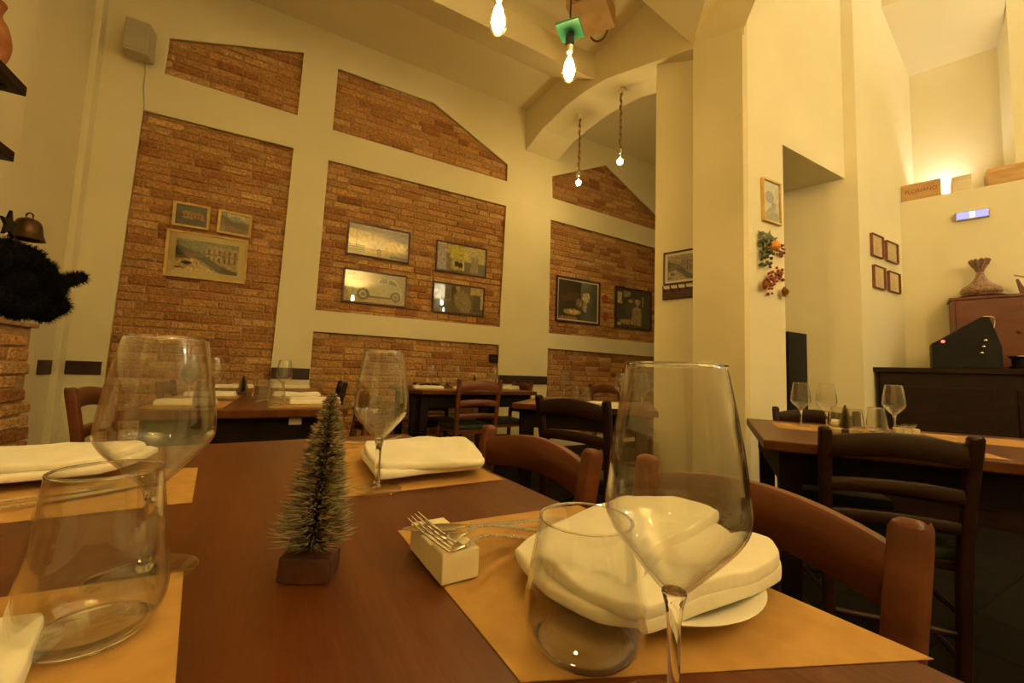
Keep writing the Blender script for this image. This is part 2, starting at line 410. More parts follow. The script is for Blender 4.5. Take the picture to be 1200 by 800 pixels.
# doorway wall D / lintel, inner wall E, wall F, bar wall G
lz = oY(918, 170, YP).z; lx = oY(990, 212, YP).x
mb = MB(); box(mb, (PX2, YP, lz), (lx+.04, YP+.42, 5.2)); struct('wall_lintel', mb, M['plaster'])
E_ = Plane((lx, YP), sd)
d_ = .075; c0 = Vector((lx+.327*d_, YP-d_, 0))       # near corner of E/F
YF = YP-d_
fx = oY(1055, 250, YF).x
eb = E_.w(.8, 0)
mb = MB(); prism(mb, [(c0.x, c0.y), (fx+.5, YF), (fx+.5, eb.y), (eb.x, eb.y)], 0, 5.2); struct('wall_right_door', mb, M['plaster'])
G = Plane((fx, YF), -sd)
ledge = G.hit(1055, 236)[1]
ledge = (ledge+G.hit(1138, 222)[1]+G.hit(1180, 214)[1])/3
mb = MB(); q0, q1_ = G.w(-.2, 0), G.w(5.0, 0); q2_, q3_ = G.w(5.0, 0, -.8), G.w(-.2, 0, -.8)
prism(mb, [(q0.x, q0.y), (q1_.x, q1_.y), (q2_.x, q2_.y), (q3_.x, q3_.y)], 0, ledge); struct('wall_bar', mb, M['plaster'], bevel=.004)
H = Plane(G.w(0, 0, -.32), -sd)
s_i = H.hit(1168, 52)[0]
zt = (H.hit(1051, 96)[1]+H.hit(1137, 64)[1])/2
mb = MB(); q = [H.w(-.6, 0), H.w(s_i+1.6, 0), H.w(s_i+1.6, 0, -.3), H.w(-.6, 0, -.3)]
prism(mb, [(p.x, p.y) for p in q], ledge, 5.2); struct('wall_niche', mb, M['plaster'])
q = [H.w(s_i, 0), H.w(s_i+.9, 0), H.w(s_i+.9, 0, .22), H.w(s_i+.03, 0, .22)]
mb = MB(); prism(mb, [(p.x, p.y) for p in q], ledge, 5.2); struct('wall_niche_pier', mb, M['plaster'])
# ceilings
zc1 = bk(304, 0)[1]*.5+bk(600, 128)[1]*.5
mb = MB(); prism_v(mb, [(-1.75, 3.05, 3.94), (-1.75, 3.68, zc1-.03), (-1.75, YB+.1, zc1+.015), (-1.75, YB+.1, zc1+.3), (-1.75, 3.05, zc1+.3)], (XP+1.753, 0, 0)); struct('ceiling', mb, M['ceil'])
zc2 = 4.2
mb = MB(); box(mb, (-1.75, -2.8, zc2), (XP+.1, 3.06, zc1+.2)); struct('ceiling_left_bay', mb, M['ceil'])
mb = MB(); box(mb, (XP+.4, YP+.3, 4.32), (6.7, YB+.2, 4.6)); struct('ceiling_far_bay', mb, M['ceil'])
mb = MB(); box(mb, (XP+.05, -2.8, 5.0), (8.2, YB+.2, 5.25)); struct('ceiling_right_bay', mb, M['ceil'])
# dropped soffit over the niche
q = [H.w(-.4, 0, 0), H.w(s_i+.02, 0, 0), H.w(s_i+.02, 0, .55), H.w(-.4, 0, .55)]
mb = MB(); prism_v(mb, [Vector((q[0].x, q[0].y, zt)), Vector((q[1].x, q[1].y, zt)), Vector((q[2].x, q[2].y, zt+.42)), Vector((q[3].x, q[3].y, zt+.42))], (0, 0, .9)); struct('ceiling_niche', mb, M['ceil'])
# groin of the next vault springing from the pillar
mb = MB()
V_ = [(XP-.002, yb_, 3.46), (XP-.002, YP, 3.30), (XP-.04, .95, 4.21), (1.55, .55, 4.21), (XP-.3, 2.35, 4.21)]
v = V_+[(p[0], p[1], 4.6) for p in V_]
f = [(0, 1, 2), (0, 2, 3), (0, 3, 4), (5, 7, 6), (5, 8, 7), (5, 9, 8)]+[(i, (i+1) % 5, 5+(i+1) % 5, 5+i) for i in range(5)]
mb.add(v, f); struct('ceiling_groin', mb, M['ceil'])
mb = MB(); box(mb, (XP+.01, -2.6, 4.25), (XP+.2, 1.25, 5.2)); struct('ceiling_beam', mb, M['ceil'])
mb = MB(); box(mb, (7.2, -2.8, 0), (7.35, 5, 5.2)); struct('wall_right', mb, M['plaster'])

# ------------------------------------------------------------------ pictures
class Canvas:
    def __init__(s, nx, ny, bg): s.nx, s.ny = nx, ny; s.px = [[bg]*nx for _ in range(ny)]
    def test(s, fn, c, al=1):
        for j in range(s.ny):
            for i in range(s.nx):
                u = (i+.5)/s.nx; v = (j+.5)/s.ny
                if fn(u, v):
                    o = s.px[j][i]; s.px[j][i] = tuple(o[k]*(1-al)+c[k]*al for k in range(3))
    def rect(s, x0, y0, x1, y1, c, al=1): s.test(lambda u, v: x0 <= u <= x1 and y0 <= v <= y1, c, al)
    def ell(s, cx, cy, rx, ry, c, al=1): s.test(lambda u, v: ((u-cx)/rx)**2+((v-cy)/ry)**2 <= 1, c, al)
    def poly(s, P, c, al=1):
        def ins(u, v):
            r = False; n = len(P)
            for i in range(n):
                x1, y1 = P[i]; x2, y2 = P[(i+1) % n]
                if (y1 > v) != (y2 > v) and u < (x2-x1)*(v-y1)/(y2-y1)+x1: r = not r
            return r
        s.test(ins, c, al)
    def noise(s, a, sc=9, seed=0):
        for j in range(s.ny):
            for i in range(s.nx):
                k = 1+a*(noise.noise(Vector((i/s.nx*sc*2, j/s.ny*sc, seed)))+.5*noise.noise(Vector((i*.9, j*.9, seed+5))))
                s.px[j][i] = tuple(max(0, min(255, x*k)) for x in s.px[j][i])
    def mb(s, w, h, y):
        """v=0 is the bottom; lies in local XZ at depth y, facing -y"""
        m = MB(); v = [(-w/2+w*i/s.nx, y, -h/2+h*j/s.ny) for j in range(s.ny+1) for i in range(s.nx+1)]
        m.v = v
        for j in range(s.ny):
            for i in range(s.nx):
                a0 = j*(s.nx+1)+i; m.f.append((a0, a0+1, a0+s.nx+2, a0+s.nx+1)); m.c.append(s2l(s.px[j][i]))
        return m
def art_street(seed, sky, sepia=False):
    c = Canvas(54, 36, (150, 125, 85)); c.rect(0, .62, 1, 1, sky)
    c.poly([(0, .62), (.12, .74), (.3, .66), (.5, .58), (.5, .45), (0, .45)], (95, 75, 60)); c.rect(0, .40, .5, .55, (110, 90, 70))
    c.poly([(.46, .52), (.46, .82), (.62, .90), (1, .84), (1, .12), (.72, .22)], (176, 146, 100))
    for k in range(6):
        x = .50+k*.085; c.rect(x, .62, x+.03, .78, (70, 52, 42)); c.rect(x, .36, x+.035, .52, (60, 44, 36))
    c.poly([(.46, .60), (1, .54), (1, .57), (.46, .63)], (90, 66, 50))
    c.poly([(.3, .46), (.48, .50), (.75, .22), (1, .10), (1, 0), (.7, .02), (.5, .25)], (45, 38, 36))
    c.poly([(0, .35), (.3, .42), (.45, .2), (.7, 0), (0, 0)], (205, 175, 115)); c.ell(.18, .25, .09, .05, (60, 48, 44)); c.rect(.33, .22, .345, .30, (40, 36, 36)); c.rect(0, .06, .15, .12, (110, 60, 45))
    c.ell(.05, .62, .07, .16, (55, 55, 40)); c.noise(.35, 11, seed)
    if sepia:
        for r in c.px:
            for i, x in enumerate(r):
                g = sum(x)/3; r[i] = (g*1.02, g*.9, g*.72)
    return c
def art_ruin(seed):
    c = Canvas(40, 26, (70, 62, 50)); c.rect(0, .7, 1, 1, (66, 84, 82)); c.poly([(.08, .35), (.1, .62), (.3, .74), (.6, .70), (.9, .66), (.92, .3)], (165, 115, 60))
    for k in range(6): c.rect(.2+k*.11, .42, .25+k*.11, .58, (95, 62, 38))
    c.rect(0, 0, 1, .22, (52, 58, 62)); c.ell(.7, .28, .2, .1, (40, 44, 36)); c.ell(.1, .45, .12, .2, (42, 40, 30)); c.noise(.4, 9, seed); return c
def art_harbour(seed):
    c = Canvas(40, 26, (110, 80, 60)); c.rect(0, .6, 1, 1, (120, 140, 135)); c.poly([(.2, .75), (.5, .9), (.8, .72), (1, .6), (1, .9), (.6, 1), (.2, 1)], (190, 175, 130))
    c.poly([(0, .3), (0, .85), (.2, .8), (.35, .55), (.6, .35)], (80, 40, 32)); c.poly([(.4, .55), (1, .5), (1, .2), (.5, .3)], (72, 50, 40)); c.rect(0, 0, 1, .2, (120, 70, 50)); c.noise(.4, 9, seed); return c
def wheel(c, x, y, rx, ry, body): c.ell(x, y, rx, ry, (70, 58, 42)); c.ell(x, y, rx*.62, ry*.62, body); c.ell(x, y, rx*.35, ry*.35, (110, 95, 66))
def art_yellow():
    c = Canvas(64, 34, (140, 120, 78)); c.rect(0, .82, 1, 1, (120, 98, 62)); c.rect(0, .93, 1, 1, (160, 138, 92))
    c.poly([(0, .35), (0, .82), (.3, .8), (.45, .72), (.98, .60), (1, .28), (.7, .14), (.3, .12), (.25, .25)], (196, 160, 30)); c.poly([(.55, .7), (.60, .86), (.82, .84), (.9, .66)], (120, 98, 55))
    c.ell(.72, .45, .12, .14, (214, 180, 48)); c.ell(.88, .42, .08, .14, (222, 196, 80))
    for k in range(4): c.rect(0, .08+k*.075, .26, .11+k*.075, (58, 46, 34))
    c.ell(.44, .32, .08, .12, (165, 138, 60)); wheel(c, .5, .16, .035, .14, (150, 130, 60)); c.rect(.68, .03, 1, .12, (70, 54, 36)); c.noise(.22, 10, 3); return c
def art_white():
    c = Canvas(64, 34, (176, 156, 106)); c.rect(0, .72, 1, 1, (150, 126, 80)); c.rect(.05, .85, .2, .95, (60, 48, 34)); c.rect(0, 0, 1, .22, (184, 160, 108))
    c.poly([(.06, .24), (.05, .5), (.12, .68), (.5, .70), (.58, .86), (.8, .86), (.93, .6), (.97, .34), (.92, .22)], (190, 188, 150)); c.poly([(.54, .72), (.6, .84), (.69, .84), (.69, .70)], (84, 76, 56)); c.poly([(.72, .70), (.72, .84), (.79, .83), (.87, .64)], (96, 86, 62))
    wheel(c, .30, .27, .10, .19, (186, 180, 140)); wheel(c, .84, .27, .085, .17, (186, 180, 140)); c.rect(.38, .18, .76, .24, (76, 62, 42)); c.noise(.14, 10, 8); return c
def art_workers():
    c = Canvas(56, 34, (186, 172, 98)); c.poly([(0, 0), (0, .95), (.16, .9), (.28, .6), (.3, 0)], (138, 112, 72)); c.ell(.20, .75, .05, .09, (196, 168, 120)); c.poly([(.25, .5), (.3, .95), (.66, .9), (.62, .45)], (206, 196, 70))
    c.poly([(.32, .12), (.32, .45), (.56, .38), (.56, .1)], (200, 190, 90)); c.poly([(.36, .2), (.36, .40), (.52, .34), (.52, .18)], (52, 44, 34)); c.rect(.56, .05, .7, .42, (88, 72, 52)); c.ell(.76, .78, .055, .1, (190, 165, 120)); c.poly([(.68, .05), (.70, .66), (.84, .62), (.82, .02)], (140, 122, 84)); c.rect(.84, .05, 1, .42, (70, 58, 44)); c.rect(0, 0, 1, .05, (96, 82, 58)); c.noise(.35, 12, 2); return c
def art_mechanic():
    c = Canvas(56, 34, (98, 82, 60)); c.rect(0, 0, .34, .38, (38, 44, 78)); c.poly([(0, .45), (.05, .85), (.5, .88), (.4, .5)], (58, 48, 38)); c.poly([(0, .6), (.12, .72), (.05, .8), (0, .8)], (190, 150, 100))
    c.poly([(.42, .3), (.38, .62), (.5, .88), (.66, .74), (.76, .4), (.72, .02), (.55, .02)], (152, 136, 98)); c.ell(.47, .9, .05, .08, (186, 160, 118)); c.rect(.74, .7, 1, 1, (196, 178, 120)); c.rect(.80, .3, .93, .72, (52, 44, 36)); c.rect(.78, .1, .96, .28, (44, 38, 34)); c.rect(.94, .2, 1, .95, (206, 186, 124)); c.noise(.3, 12, 4); return c
def art_diner():
    c = Canvas(56, 50, (58, 48, 36)); c.poly([(.05, .6), (.5, .72), (.5, .5), (.1, .45)], (98, 66, 42)); c.rect(.05, .28, .45, .45, (40, 36, 30))
    for k in range(6): c.rect(.08+k*.07, .25, .10+k*.07, .44, (84, 74, 54))
    c.ell(.70, .62, .10, .14, (196, 168, 124)); c.poly([(.58, .68), (.62, .84), (.82, .84), (.84, .6), (.78, .74), (.62, .72)], (22, 18, 16)); c.poly([(.5, .1), (.52, .42), (.64, .5), (.82, .46), (.98, .3), (1, 0), (.5, 0)], (44, 38, 34)); c.poly([(.6, .3), (.64, .5), (.74, .48), (.7, .2)], (172, 150, 112)); c.ell(.52, .45, .07, .11, (150, 122, 88))
    c.ell(.35, .2, .22, .075, (190, 160, 108)); c.ell(.35, .22, .15, .055, (206, 176, 116)); c.rect(0, 0, .5, .08, (150, 118, 70)); c.noise(.45, 13, 6); return c
def art_kitchen():
    c = Canvas(50, 54, (34, 30, 26)); c.rect(.04, .62, .16, .9, (206, 188, 140)); c.rect(.2, .8, .4, .95, (186, 166, 122)); c.ell(.62, .70, .08, .10, (206, 180, 138)); c.poly([(.44, .08), (.46, .48), (.58, .58), (.74, .52), (.74, .05)], (176, 150, 104)); c.ell(.62, .80, .09, .05, (30, 24, 20)); c.ell(.35, .5, .12, .16, (60, 58, 56)); c.rect(.8, .1, .98, .9, (44, 36, 28)); c.rect(.76, .6, .80, .85, (200, 180, 130))
    c.ell(.3, .14, .2, .07, (180, 150, 100)); c.rect(.05, .04, .14, .12, (220, 205, 160)); c.poly([(.3, .7), (.5, .78), (.46, .64)], (190, 170, 130)); c.noise(.5, 13, 9); return c
def art_snow():
    c = Canvas(24, 40, (205, 202, 196)); c.ell(.4, .62, .3, .16, (120, 122, 122)); c.poly([(0, .1), (.4, .35), (1, .2), (1, 0), (0, 0)], (130, 130, 126)); c.rect(.5, .3, .8, .5, (112, 112, 112)); c.noise(.22, 8, 4); return c
def art_faded(seed):
    c = Canvas(18, 24, (200, 160, 112)); c.poly([(.2, .1), (.35, .6), (.5, .8), (.7, .5), (.8, .1)], (140, 98, 60), .6); c.ell(.5, .6, .2, .2, (182, 142, 96), .7); c.noise(.3, 6, seed); return c

def picture(quad, plane, art, fm, label, mat_w=0, fw=.014, mat_m=None, depth=.022, group=None, glass=True, name='framed_picture'):
    P = [plane.hit(*q) for q in quad]       # tl tr br bl
    cs = sum(p[0] for p in P)/4; cz = sum(p[1] for p in P)/4
    w = (abs(P[1][0]-P[0][0])+abs(P[2][0]-P[3][0]))/2; h = (P[0][1]-P[3][1]+P[1][1]-P[2][1])/2
    # local frame: x along the wall to the right, -y towards the room
    ux = plane.u if plane.u.dot(right) > 0 else -plane.u
    rz = math.atan2(ux.y, ux.x)
    t = thing(name, label, 'picture', plane.w(cs, cz, .0005), rz, group)
    tilt = ((P[1][1]-P[0][1])+(P[2][1]-P[3][1]))/2/w
    t.rotation_euler.y = -math.atan(tilt)*.6
    f = MB(); W, Hh = w/2, h/2
    o = [(-W, -Hh), (W, -Hh), (W, Hh), (-W, Hh)]; i_ = [(-W+fw, -Hh+fw), (W-fw, -Hh+fw), (W-fw, Hh-fw), (-W+fw, Hh-fw)]
    v = [(x, 0, z) for x, z in o]+[(x, 0, z) for x, z in i_]+[(x*1, -depth, z*1) for x, z in o]+[(x, -depth+.002, z) for x, z in i_]
    fs = []
    for k in range(4):
        j = (k+1) % 4; fs += [(k, j, 8+j, 8+k), (8+k, 8+j, 12+j, 12+k), (12+k, 12+j, 4+j, 4+k), (4+k, 4+j, j, k)]
    f.add(v, fs); part('frame', f, fm, t)
    iw, ih = w-2*fw, h-2*fw
    bk_ = MB(); box(bk_, (-iw/2, -.007, -ih/2), (iw/2, -.003, ih/2)); part('mat_board' if mat_w else 'backing', bk_, mat_m or M['paper'], t)
    part('print', art.mb(iw-2*mat_w, ih-2*mat_w, -.0078), M['print'], t)
    if glass:
        g = MB(); box(g, (-iw/2, -depth+.008, -ih/2), (iw/2, -depth+.010, ih/2)); part('glass_pane', g, M['pane'], t)
    return t
BW = Plane((0, YB+.036), (1, 0))
BWf = Plane((0, YB), (1, 0))
cream = mat('cream_mat', (.62, .48, .22), rough=.8)
picture([(204.4, 235.8), (247.3, 243), (244.7, 270.7), (201.3, 263.8)], BW, art_ruin(1), M['gold'], 'pale-framed postcard of a sandy building under dark sky, upper left of three', fw=.02)
picture([(257.7, 245.9), (296.8, 253), (292.9, 280.4), (253.3, 271.7)], BW, art_harbour(2), M['gold'], 'small pale-framed postcard of dark hills under a cloudy sky, above the street picture', fw=.02)
picture([(197, 268.1), (291.9, 282.5), (286.7, 332.9), (190.8, 323)], BW, art_street(3, (128, 132, 100)), M['gold'], 'large cream-matted picture of an old town street below two small postcards', mat_w=.05, fw=.018, mat_m=cream)
picture([(408.8, 258.3), (480.8, 273), (478.8, 310), (404.5, 297)], BW, art_yellow(), M['frame_dark'], 'dark-framed picture of a yellow vintage car, top left on the middle brick panel', fw=.016)
picture([(403, 313.3), (477, 323.8), (475, 360.8), (400, 353)], BW, art_white(), M['frame_dark'], 'dark-framed picture of a pale vintage car seen from the side, below the yellow car', fw=.016)
picture([(512, 281.3), (570.5, 292), (568.8, 325.8), (509.5, 316.3)], BW, art_workers(), M['frame_dark'], 'dark-framed picture of people around a yellow car front, upper right of four', fw=.015)
picture([(507.5, 329.3), (567.5, 337.5), (566.3, 371.3), (505.5, 364.5)], BW, art_mechanic(), M['frame_dark'], 'dark-framed picture of a bending person in grey beside a blue shape', fw=.015)
picture([(651.4, 322.3), (703, 331.6), (701.3, 381.2), (650.5, 376)], BW, art_diner(), M['frame_dark'], 'dark-framed still of a seated diner at a table, left of the two red discs', fw=.022, mat_w=.02)
picture([(720.3, 335), (762.5, 342), (762.3, 387.6), (720.3, 383.5)], BW, art_kitchen(), M['frame_dark'], 'dark-framed still of a person in pale clothes, right of the two red discs', fw=.022)
DP = Plane((0, YP), (1, 0)); FP = Plane((0, YF), (1, 0))
picture([(891, 209), (912, 216), (913, 265.6), (892.4, 258)], DP, art_snow(), M['gold'], 'upright gold-framed grey print high on the pillar above the dried flowers', fw=.011, mat_w=.008)
fq = [[(1018.6, 273), (1032.6, 279), (1032.6, 303.9), (1020, 298.8)], [(1035.8, 282), (1049.5, 287), (1049.9, 310.4), (1037, 305)], [(1021.2, 310), (1034.7, 315), (1035, 340.8), (1022.5, 336)], [(1038.5, 317.4), (1052, 321.7), (1052.3, 345), (1040, 340.5)]]
for k, (q, w_) in enumerate(zip(fq, ['upper left', 'upper right', 'lower left', 'lower right'])):
    picture(q, FP, art_faded(k), M['frame_red'], 'small faded brown print in a red frame, %s of the four' % w_, fw=.006, group='four small prints by the bar')
sp_ = picture([(778, 297.5), (822, 289.7), (822, 329.7), (779, 334.5)], A, art_street(11, (176, 160, 120), True), M['frame_dark'], 'sepia street picture in a thin dark frame above the coat hooks, partly behind the pillar', fw=.010, mat_w=.02)

# coat hook rack below it
P = [A.hit(*q) for q in [(778, 338), (822, 333), (822, 347), (778, 351.5)]]
cs = (P[0][0]+P[1][0])/2; cz = (P[0][1]+P[3][1])/2; w = abs(P[1][0]-P[0][0]); h = P[0][1]-P[3][1]
ux = A.u if A.u.dot(right) > 0 else -A.u
t = thing('hook_rack', 'dark red wooden rack with pale slots under the sepia street picture', 'rack', A.w(cs, cz, .001), math.atan2(ux.y, ux.x))
f = MB(); box(f, (-w/2, -.03, -h/2), (w/2, 0, h/2*.7)); part('board', f, M['frame_dark'], t, bevel=.004)
for k in range(5):
    x = -w/2+(k+.5)*w/5; f = MB(); tube(f, [(x, -.028, h*.15), (x-.005, -.05, h*.2), (x-.012, -.06, h*.42), (x-.016, -.05, h*.55)], .005, seg=8, sub=3); part('hook', f, M['frame_dark'], t, True)
# two red discs
for (px, py), lab in (((708.8, 349.5), 'red round ceramic disc on the brick between two dark pictures, upper one'), ((709.5, 370.5), 'red round ceramic disc on the brick between two dark pictures, lower one')):
    p = BW.hit(px, py); o = MB(); lathe(o, [(0, .0), (.05, 0), (.058, .006), (.052, .012), (.03, .008), (0, .009)], 32)
    me = o.mesh('wall_disc', mat('red_ceramic_'+str(int(py)), (.30, .05, .025), (.42, .10, .04), rough=.35, scale=30), True)
    d = link('wall_disc', me, None, BW.w(p[0], p[1], .0005)); d.rotation_euler = (PI/2, 0, 0); tag(d, lab, 'wall ornament', 'red discs on the brick')

# sockets
for (px, py, w, h, lab) in ((578, 419.5, .055, .045, 'small black wall socket on the low brick panel above the far table'), (567, 479, .07, .07, 'black wall socket low on the brick behind the ladder-back chair')):
    p = BW.hit(px, py); t = thing('wall_socket', lab, 'socket', BW.w(p[0], p[1], .008))
    o = MB(); box(o, (-w, -.022, -h), (w, .02, h)); part('plate', o, M['black'], t, bevel=.005)
    for k in (-1, 0, 1):
        o = MB(); lathe(o, [(0, 0), (.010, 0), (.010, .004), (.006, .003), (0, .002)], 12); q = part('pin_hole', o, M['frame_dark'], t, True); q.location = (k*.03, -.022, 0); q.rotation_euler.x = PI/2
# speaker
p = oY(163, 48, YB-.12)
t = thing('wall_speaker', 'small off-white loudspeaker bracketed high on the wall in the left corner', 'speaker', (p.x, YB-.001, p.z))
o = MB(); W, Hh = .095, .135
prism_v(o, [(-W, -.06, -Hh), (W, -.06, -Hh), (W*.8, -.19, -Hh), (-W*.8, -.19, -Hh)], (0, 0, 2*Hh)); q = part('cabinet', o, M['white_plastic'], t, bevel=.012)
o = MB(); box(o, (-W*.72, -.196, -Hh*.88), (W*.72, -.188, Hh*.88)); part('grille', o, M['grille'], q, bevel=.004)
o = MB(); box(o, (-.04, -.07, -.05), (.04, .001, .05)); part('bracket', o, M['black'], t, bevel=.004)
pc = oY(167, 127, YB-.01)
o = MB(); tube(o, [(.03, -.06, -Hh+.005), (.03, -.02, -Hh-.05), (.028, -.008, -Hh-.2), (.045, -.008, -Hh-.35), (pc.x-p.x, -.008, pc.z-p.z)], .004, seg=6, sub=4); part('cable', o, M['white_plastic'], t, True)

# ------------------------------------------------------------------ lamps
def edison(name, label, top, bulb, glass_h=.15, r=.042, plate=False, mfil='filament'):
    """bulb: centre of the glass; cable goes straight up to z=top"""
    t = thing(name, label, 'lamp', (bulb.x, bulb.y, bulb.z), 0, None)
    hh = glass_h/2
    o = MB(); lathe(o, [(0, -hh), (r*.45, -hh+.004), (r*.86, -hh+.022), (r, -hh+.05), (r*.95, 0), (r*.6, hh*.55), (.016, hh*.85), (.014, hh)], 28, sub=4); gl = part('bulb_glass', o, M['bulb_glass'], t, True)
    o = MB(); lathe(o, [(0, -hh*.84), (.013, -hh*.80), (.0205, -hh*.4), (.019, hh*.15), (.010, hh*.6), (0, hh*.74)], 16, sub=2); part('filament', o, M[mfil], gl, True)
    o = MB(); lathe(o, [(0, hh), (.015, hh), (.0155, hh+.028), (0, hh+.028)], 20); part('cap', o, M['chrome'], t, True)
    o = MB(); lathe(o, [(0, hh+.028), (.015, hh+.028), (.017, hh+.035), (.017, hh+.075), (.010, hh+.09), (0, hh+.09)], 20); part('socket', o, M['black'] if plate else M['brass'], t, True)
    o = MB(); tube(o, [(0, 0, hh+.09), (0, 0, top-bulb.z)], .0035, seg=6); part('cable', o, M['black'], t, True)
    o = MB(); lathe(o, [(0, top-bulb.z-.05), (.04, top-bulb.z-.045), (.05, top-bulb.z-.001), (0, top-bulb.z-.001)], 24); part('ceiling_rose', o, M['brass'], t, True)
    if plate:
        o = MB(); R45 = Matrix.Rotation(.65, 3, 'Z'); box(o, (-.048, -.048, hh+.095), (.048, .048, hh+.106), rot=R45); part('shade_plate', o, M['green'], t, bevel=.003)
    return t
b1 = oY(584, 20, 1.18); b2 = oY(667, 79, 1.25)
edison('pendant_lamp', 'bare long glowing bulb at the top edge, leftmost of the hanging lamps', zc2, b1, .125, r=.034)
edison('pendant_lamp', 'bare long glowing bulb hanging under a small green square plate', zc2, b2, .12, r=.034, plate=True)
def rope_lamp(label, hook, bulb):
    t = thing('rope_pendant_lamp', label, 'lamp', (bulb.x, bulb.y, bulb.z), 0, None)
    o = MB(); blob(o, (0, 0, 0), .048, 24, 14); gl = part('bulb_glass', o, M['bulb_glass'], t, True)
    o = MB(); blob(o, (0, 0, -.002), .028, 16, 10, sz=1.1); part('filament', o, M['filament_s'], gl, True)
    o = MB(); lathe(o, [(0, .04), (.017, .04), (.018, .068), (.028, .075), (.03, .11), (.016, .13), (0, .13)], 20); part('socket', o, M['chrome'], t, True)
    L_ = hook.z-bulb.z; pts = []; n = 26
    for k in range(n+1):
        q = k/n; pts.append((.004*math.sin(k*1.3)+(hook.x-bulb.x)*q, .004*math.cos(k*1.7)+(hook.y-bulb.y)*q, .12+(L_-.135)*q))
    o = MB(); tube(o, pts, [.011+.0035*math.sin(k*2.1) for k in range(n+1)], seg=8, sub=2); part('rope_cable', o, M['rope'], t, True)
    o = MB(); lathe(o, [(0, L_-.05), (.03, L_-.045), (.035, L_+.05), (0, L_+.05)], 20, c=(hook.x-bulb.x, hook.y-bulb.y, 0)); part('ceiling_rose', o, M['plaster'], t, True)
    return t
def arc_z(y):
    P_ = sorted(arc)
    for (y0, z0), (y1, z1) in zip(P_, P_[1:]):
        if y0 <= y <= y1: return z0+(z1-z0)*(y-y0)/(y1-y0)
    return P_[0][1]
def under_arch(px, py, X):
    q = oX(px, py, X); return Vector((q.x, q.y, arc_z(q.y)))
h1 = under_arch(680, 130, XP+.24); h2 = under_arch(728, 101, XP+.24)
def bulb_under(h, px, py):
    best = None
    for k in range(400):       # point on the vertical below the hook nearest to that height in view
        z = h.z-.2-k*.003; d = ray(px, py)
        v = Vector((h.x, h.y, z))-CAM
        tt = v.dot(d)/d.dot(d); e = (v-d*tt).length
        if best is None or e < best[0]: best = (e, z)
    return Vector((h.x, h.y, best[1]))
rope_lamp('round glowing bulb on a jute rope under the arch, left one', h1, bulb_under(h1, 679, 214))
rope_lamp('round glowing bulb on a jute rope under the arch, right one nearer the pillar', h2, bulb_under(h2, 727, 189))
# lamps behind and beside the photographer (their light and their reflections are in the photo)
for k, (x, y, z) in enumerate([(-.55, -.75, 2.3), (.55, -1.0, 2.3), (3.15, -.55, 2.6), (3.6, -1.7, 2.6)]):
    edison('pendant_lamp', ['bare bulb hanging behind the viewer on the left', 'bare bulb hanging behind the viewer over the aisle', 'bare bulb hanging behind the viewer near the bar', 'bare bulb hanging behind the viewer, furthest right'][k], zc2 if x < 2.5 else 5.0, Vector((x, y, z)), .15, mfil='filament_b' if x < 2.5 else 'filament_r')

for x, y, z, lab in ((1.2, -2.58, 2.9, 'bowl uplighter on the wall behind the viewer, left one'), (3.9, -2.58, 2.9, 'bowl uplighter on the wall behind the viewer, right one'), (5.6, -2.58, 2.9, 'bowl uplighter on the wall behind the viewer, nearest the bar')):
    t = thing('wall_uplighter', lab, 'lamp', (x, y, z))
    o = MB(); lathe(o, [(0, 0), (.08, .01), (.15, .07), (.17, .12), (.162, .12), (.142, .075), (.075, .022), (0, .014)], 32, sub=2, c=(0, .19, 0)); part('bowl', o, M['china'], t, True)
    o = MB(); box(o, (-.04, -.019, .03), (.04, .06, .10)); part('wall_bracket', o, M['china'], t, bevel=.004)
    o = MB(); blob(o, (0, .19, .075), .045, 16, 10, sz=.8); part('lamp_globe', o, M['bowl_lamp' if x < 2 else 'bowl_lamp_r'], t, True)
# wooden box with loop handles against the ceiling
p = oZ(693, 12, zc2-.10)
t = thing('hanging_crate', 'small wooden box with dark loop handles fixed under the ceiling beside the green-plated lamp', 'box', (p.x, p.y, zc2), .55)
o = MB(); box(o, (-.19, -.16, -.17), (.19, .16, -.001)); part('box_body', o, M['pine'], t, bevel=.008)
o = MB(); box(o, (-.36, -.13, -.09), (-.192, .13, -.001)); part('dark_lid', o, M['frame_red'], t, bevel=.01)
for sx in (-1, 1):
    pts = [(sx*.19, .09*math.cos(a0), -.09-.0*a0+(-.11*math.sin(a0))) for a0 in [PI*k/10 for k in range(11)]]
    pts = [(x+sx*.05*math.sin(PI*k/10), y, z) for k, (x, y, z) in enumerate(pts)]
    o = MB(); tube(o, pts, .009, seg=8); part('handle', o, M['brass'], t, True)

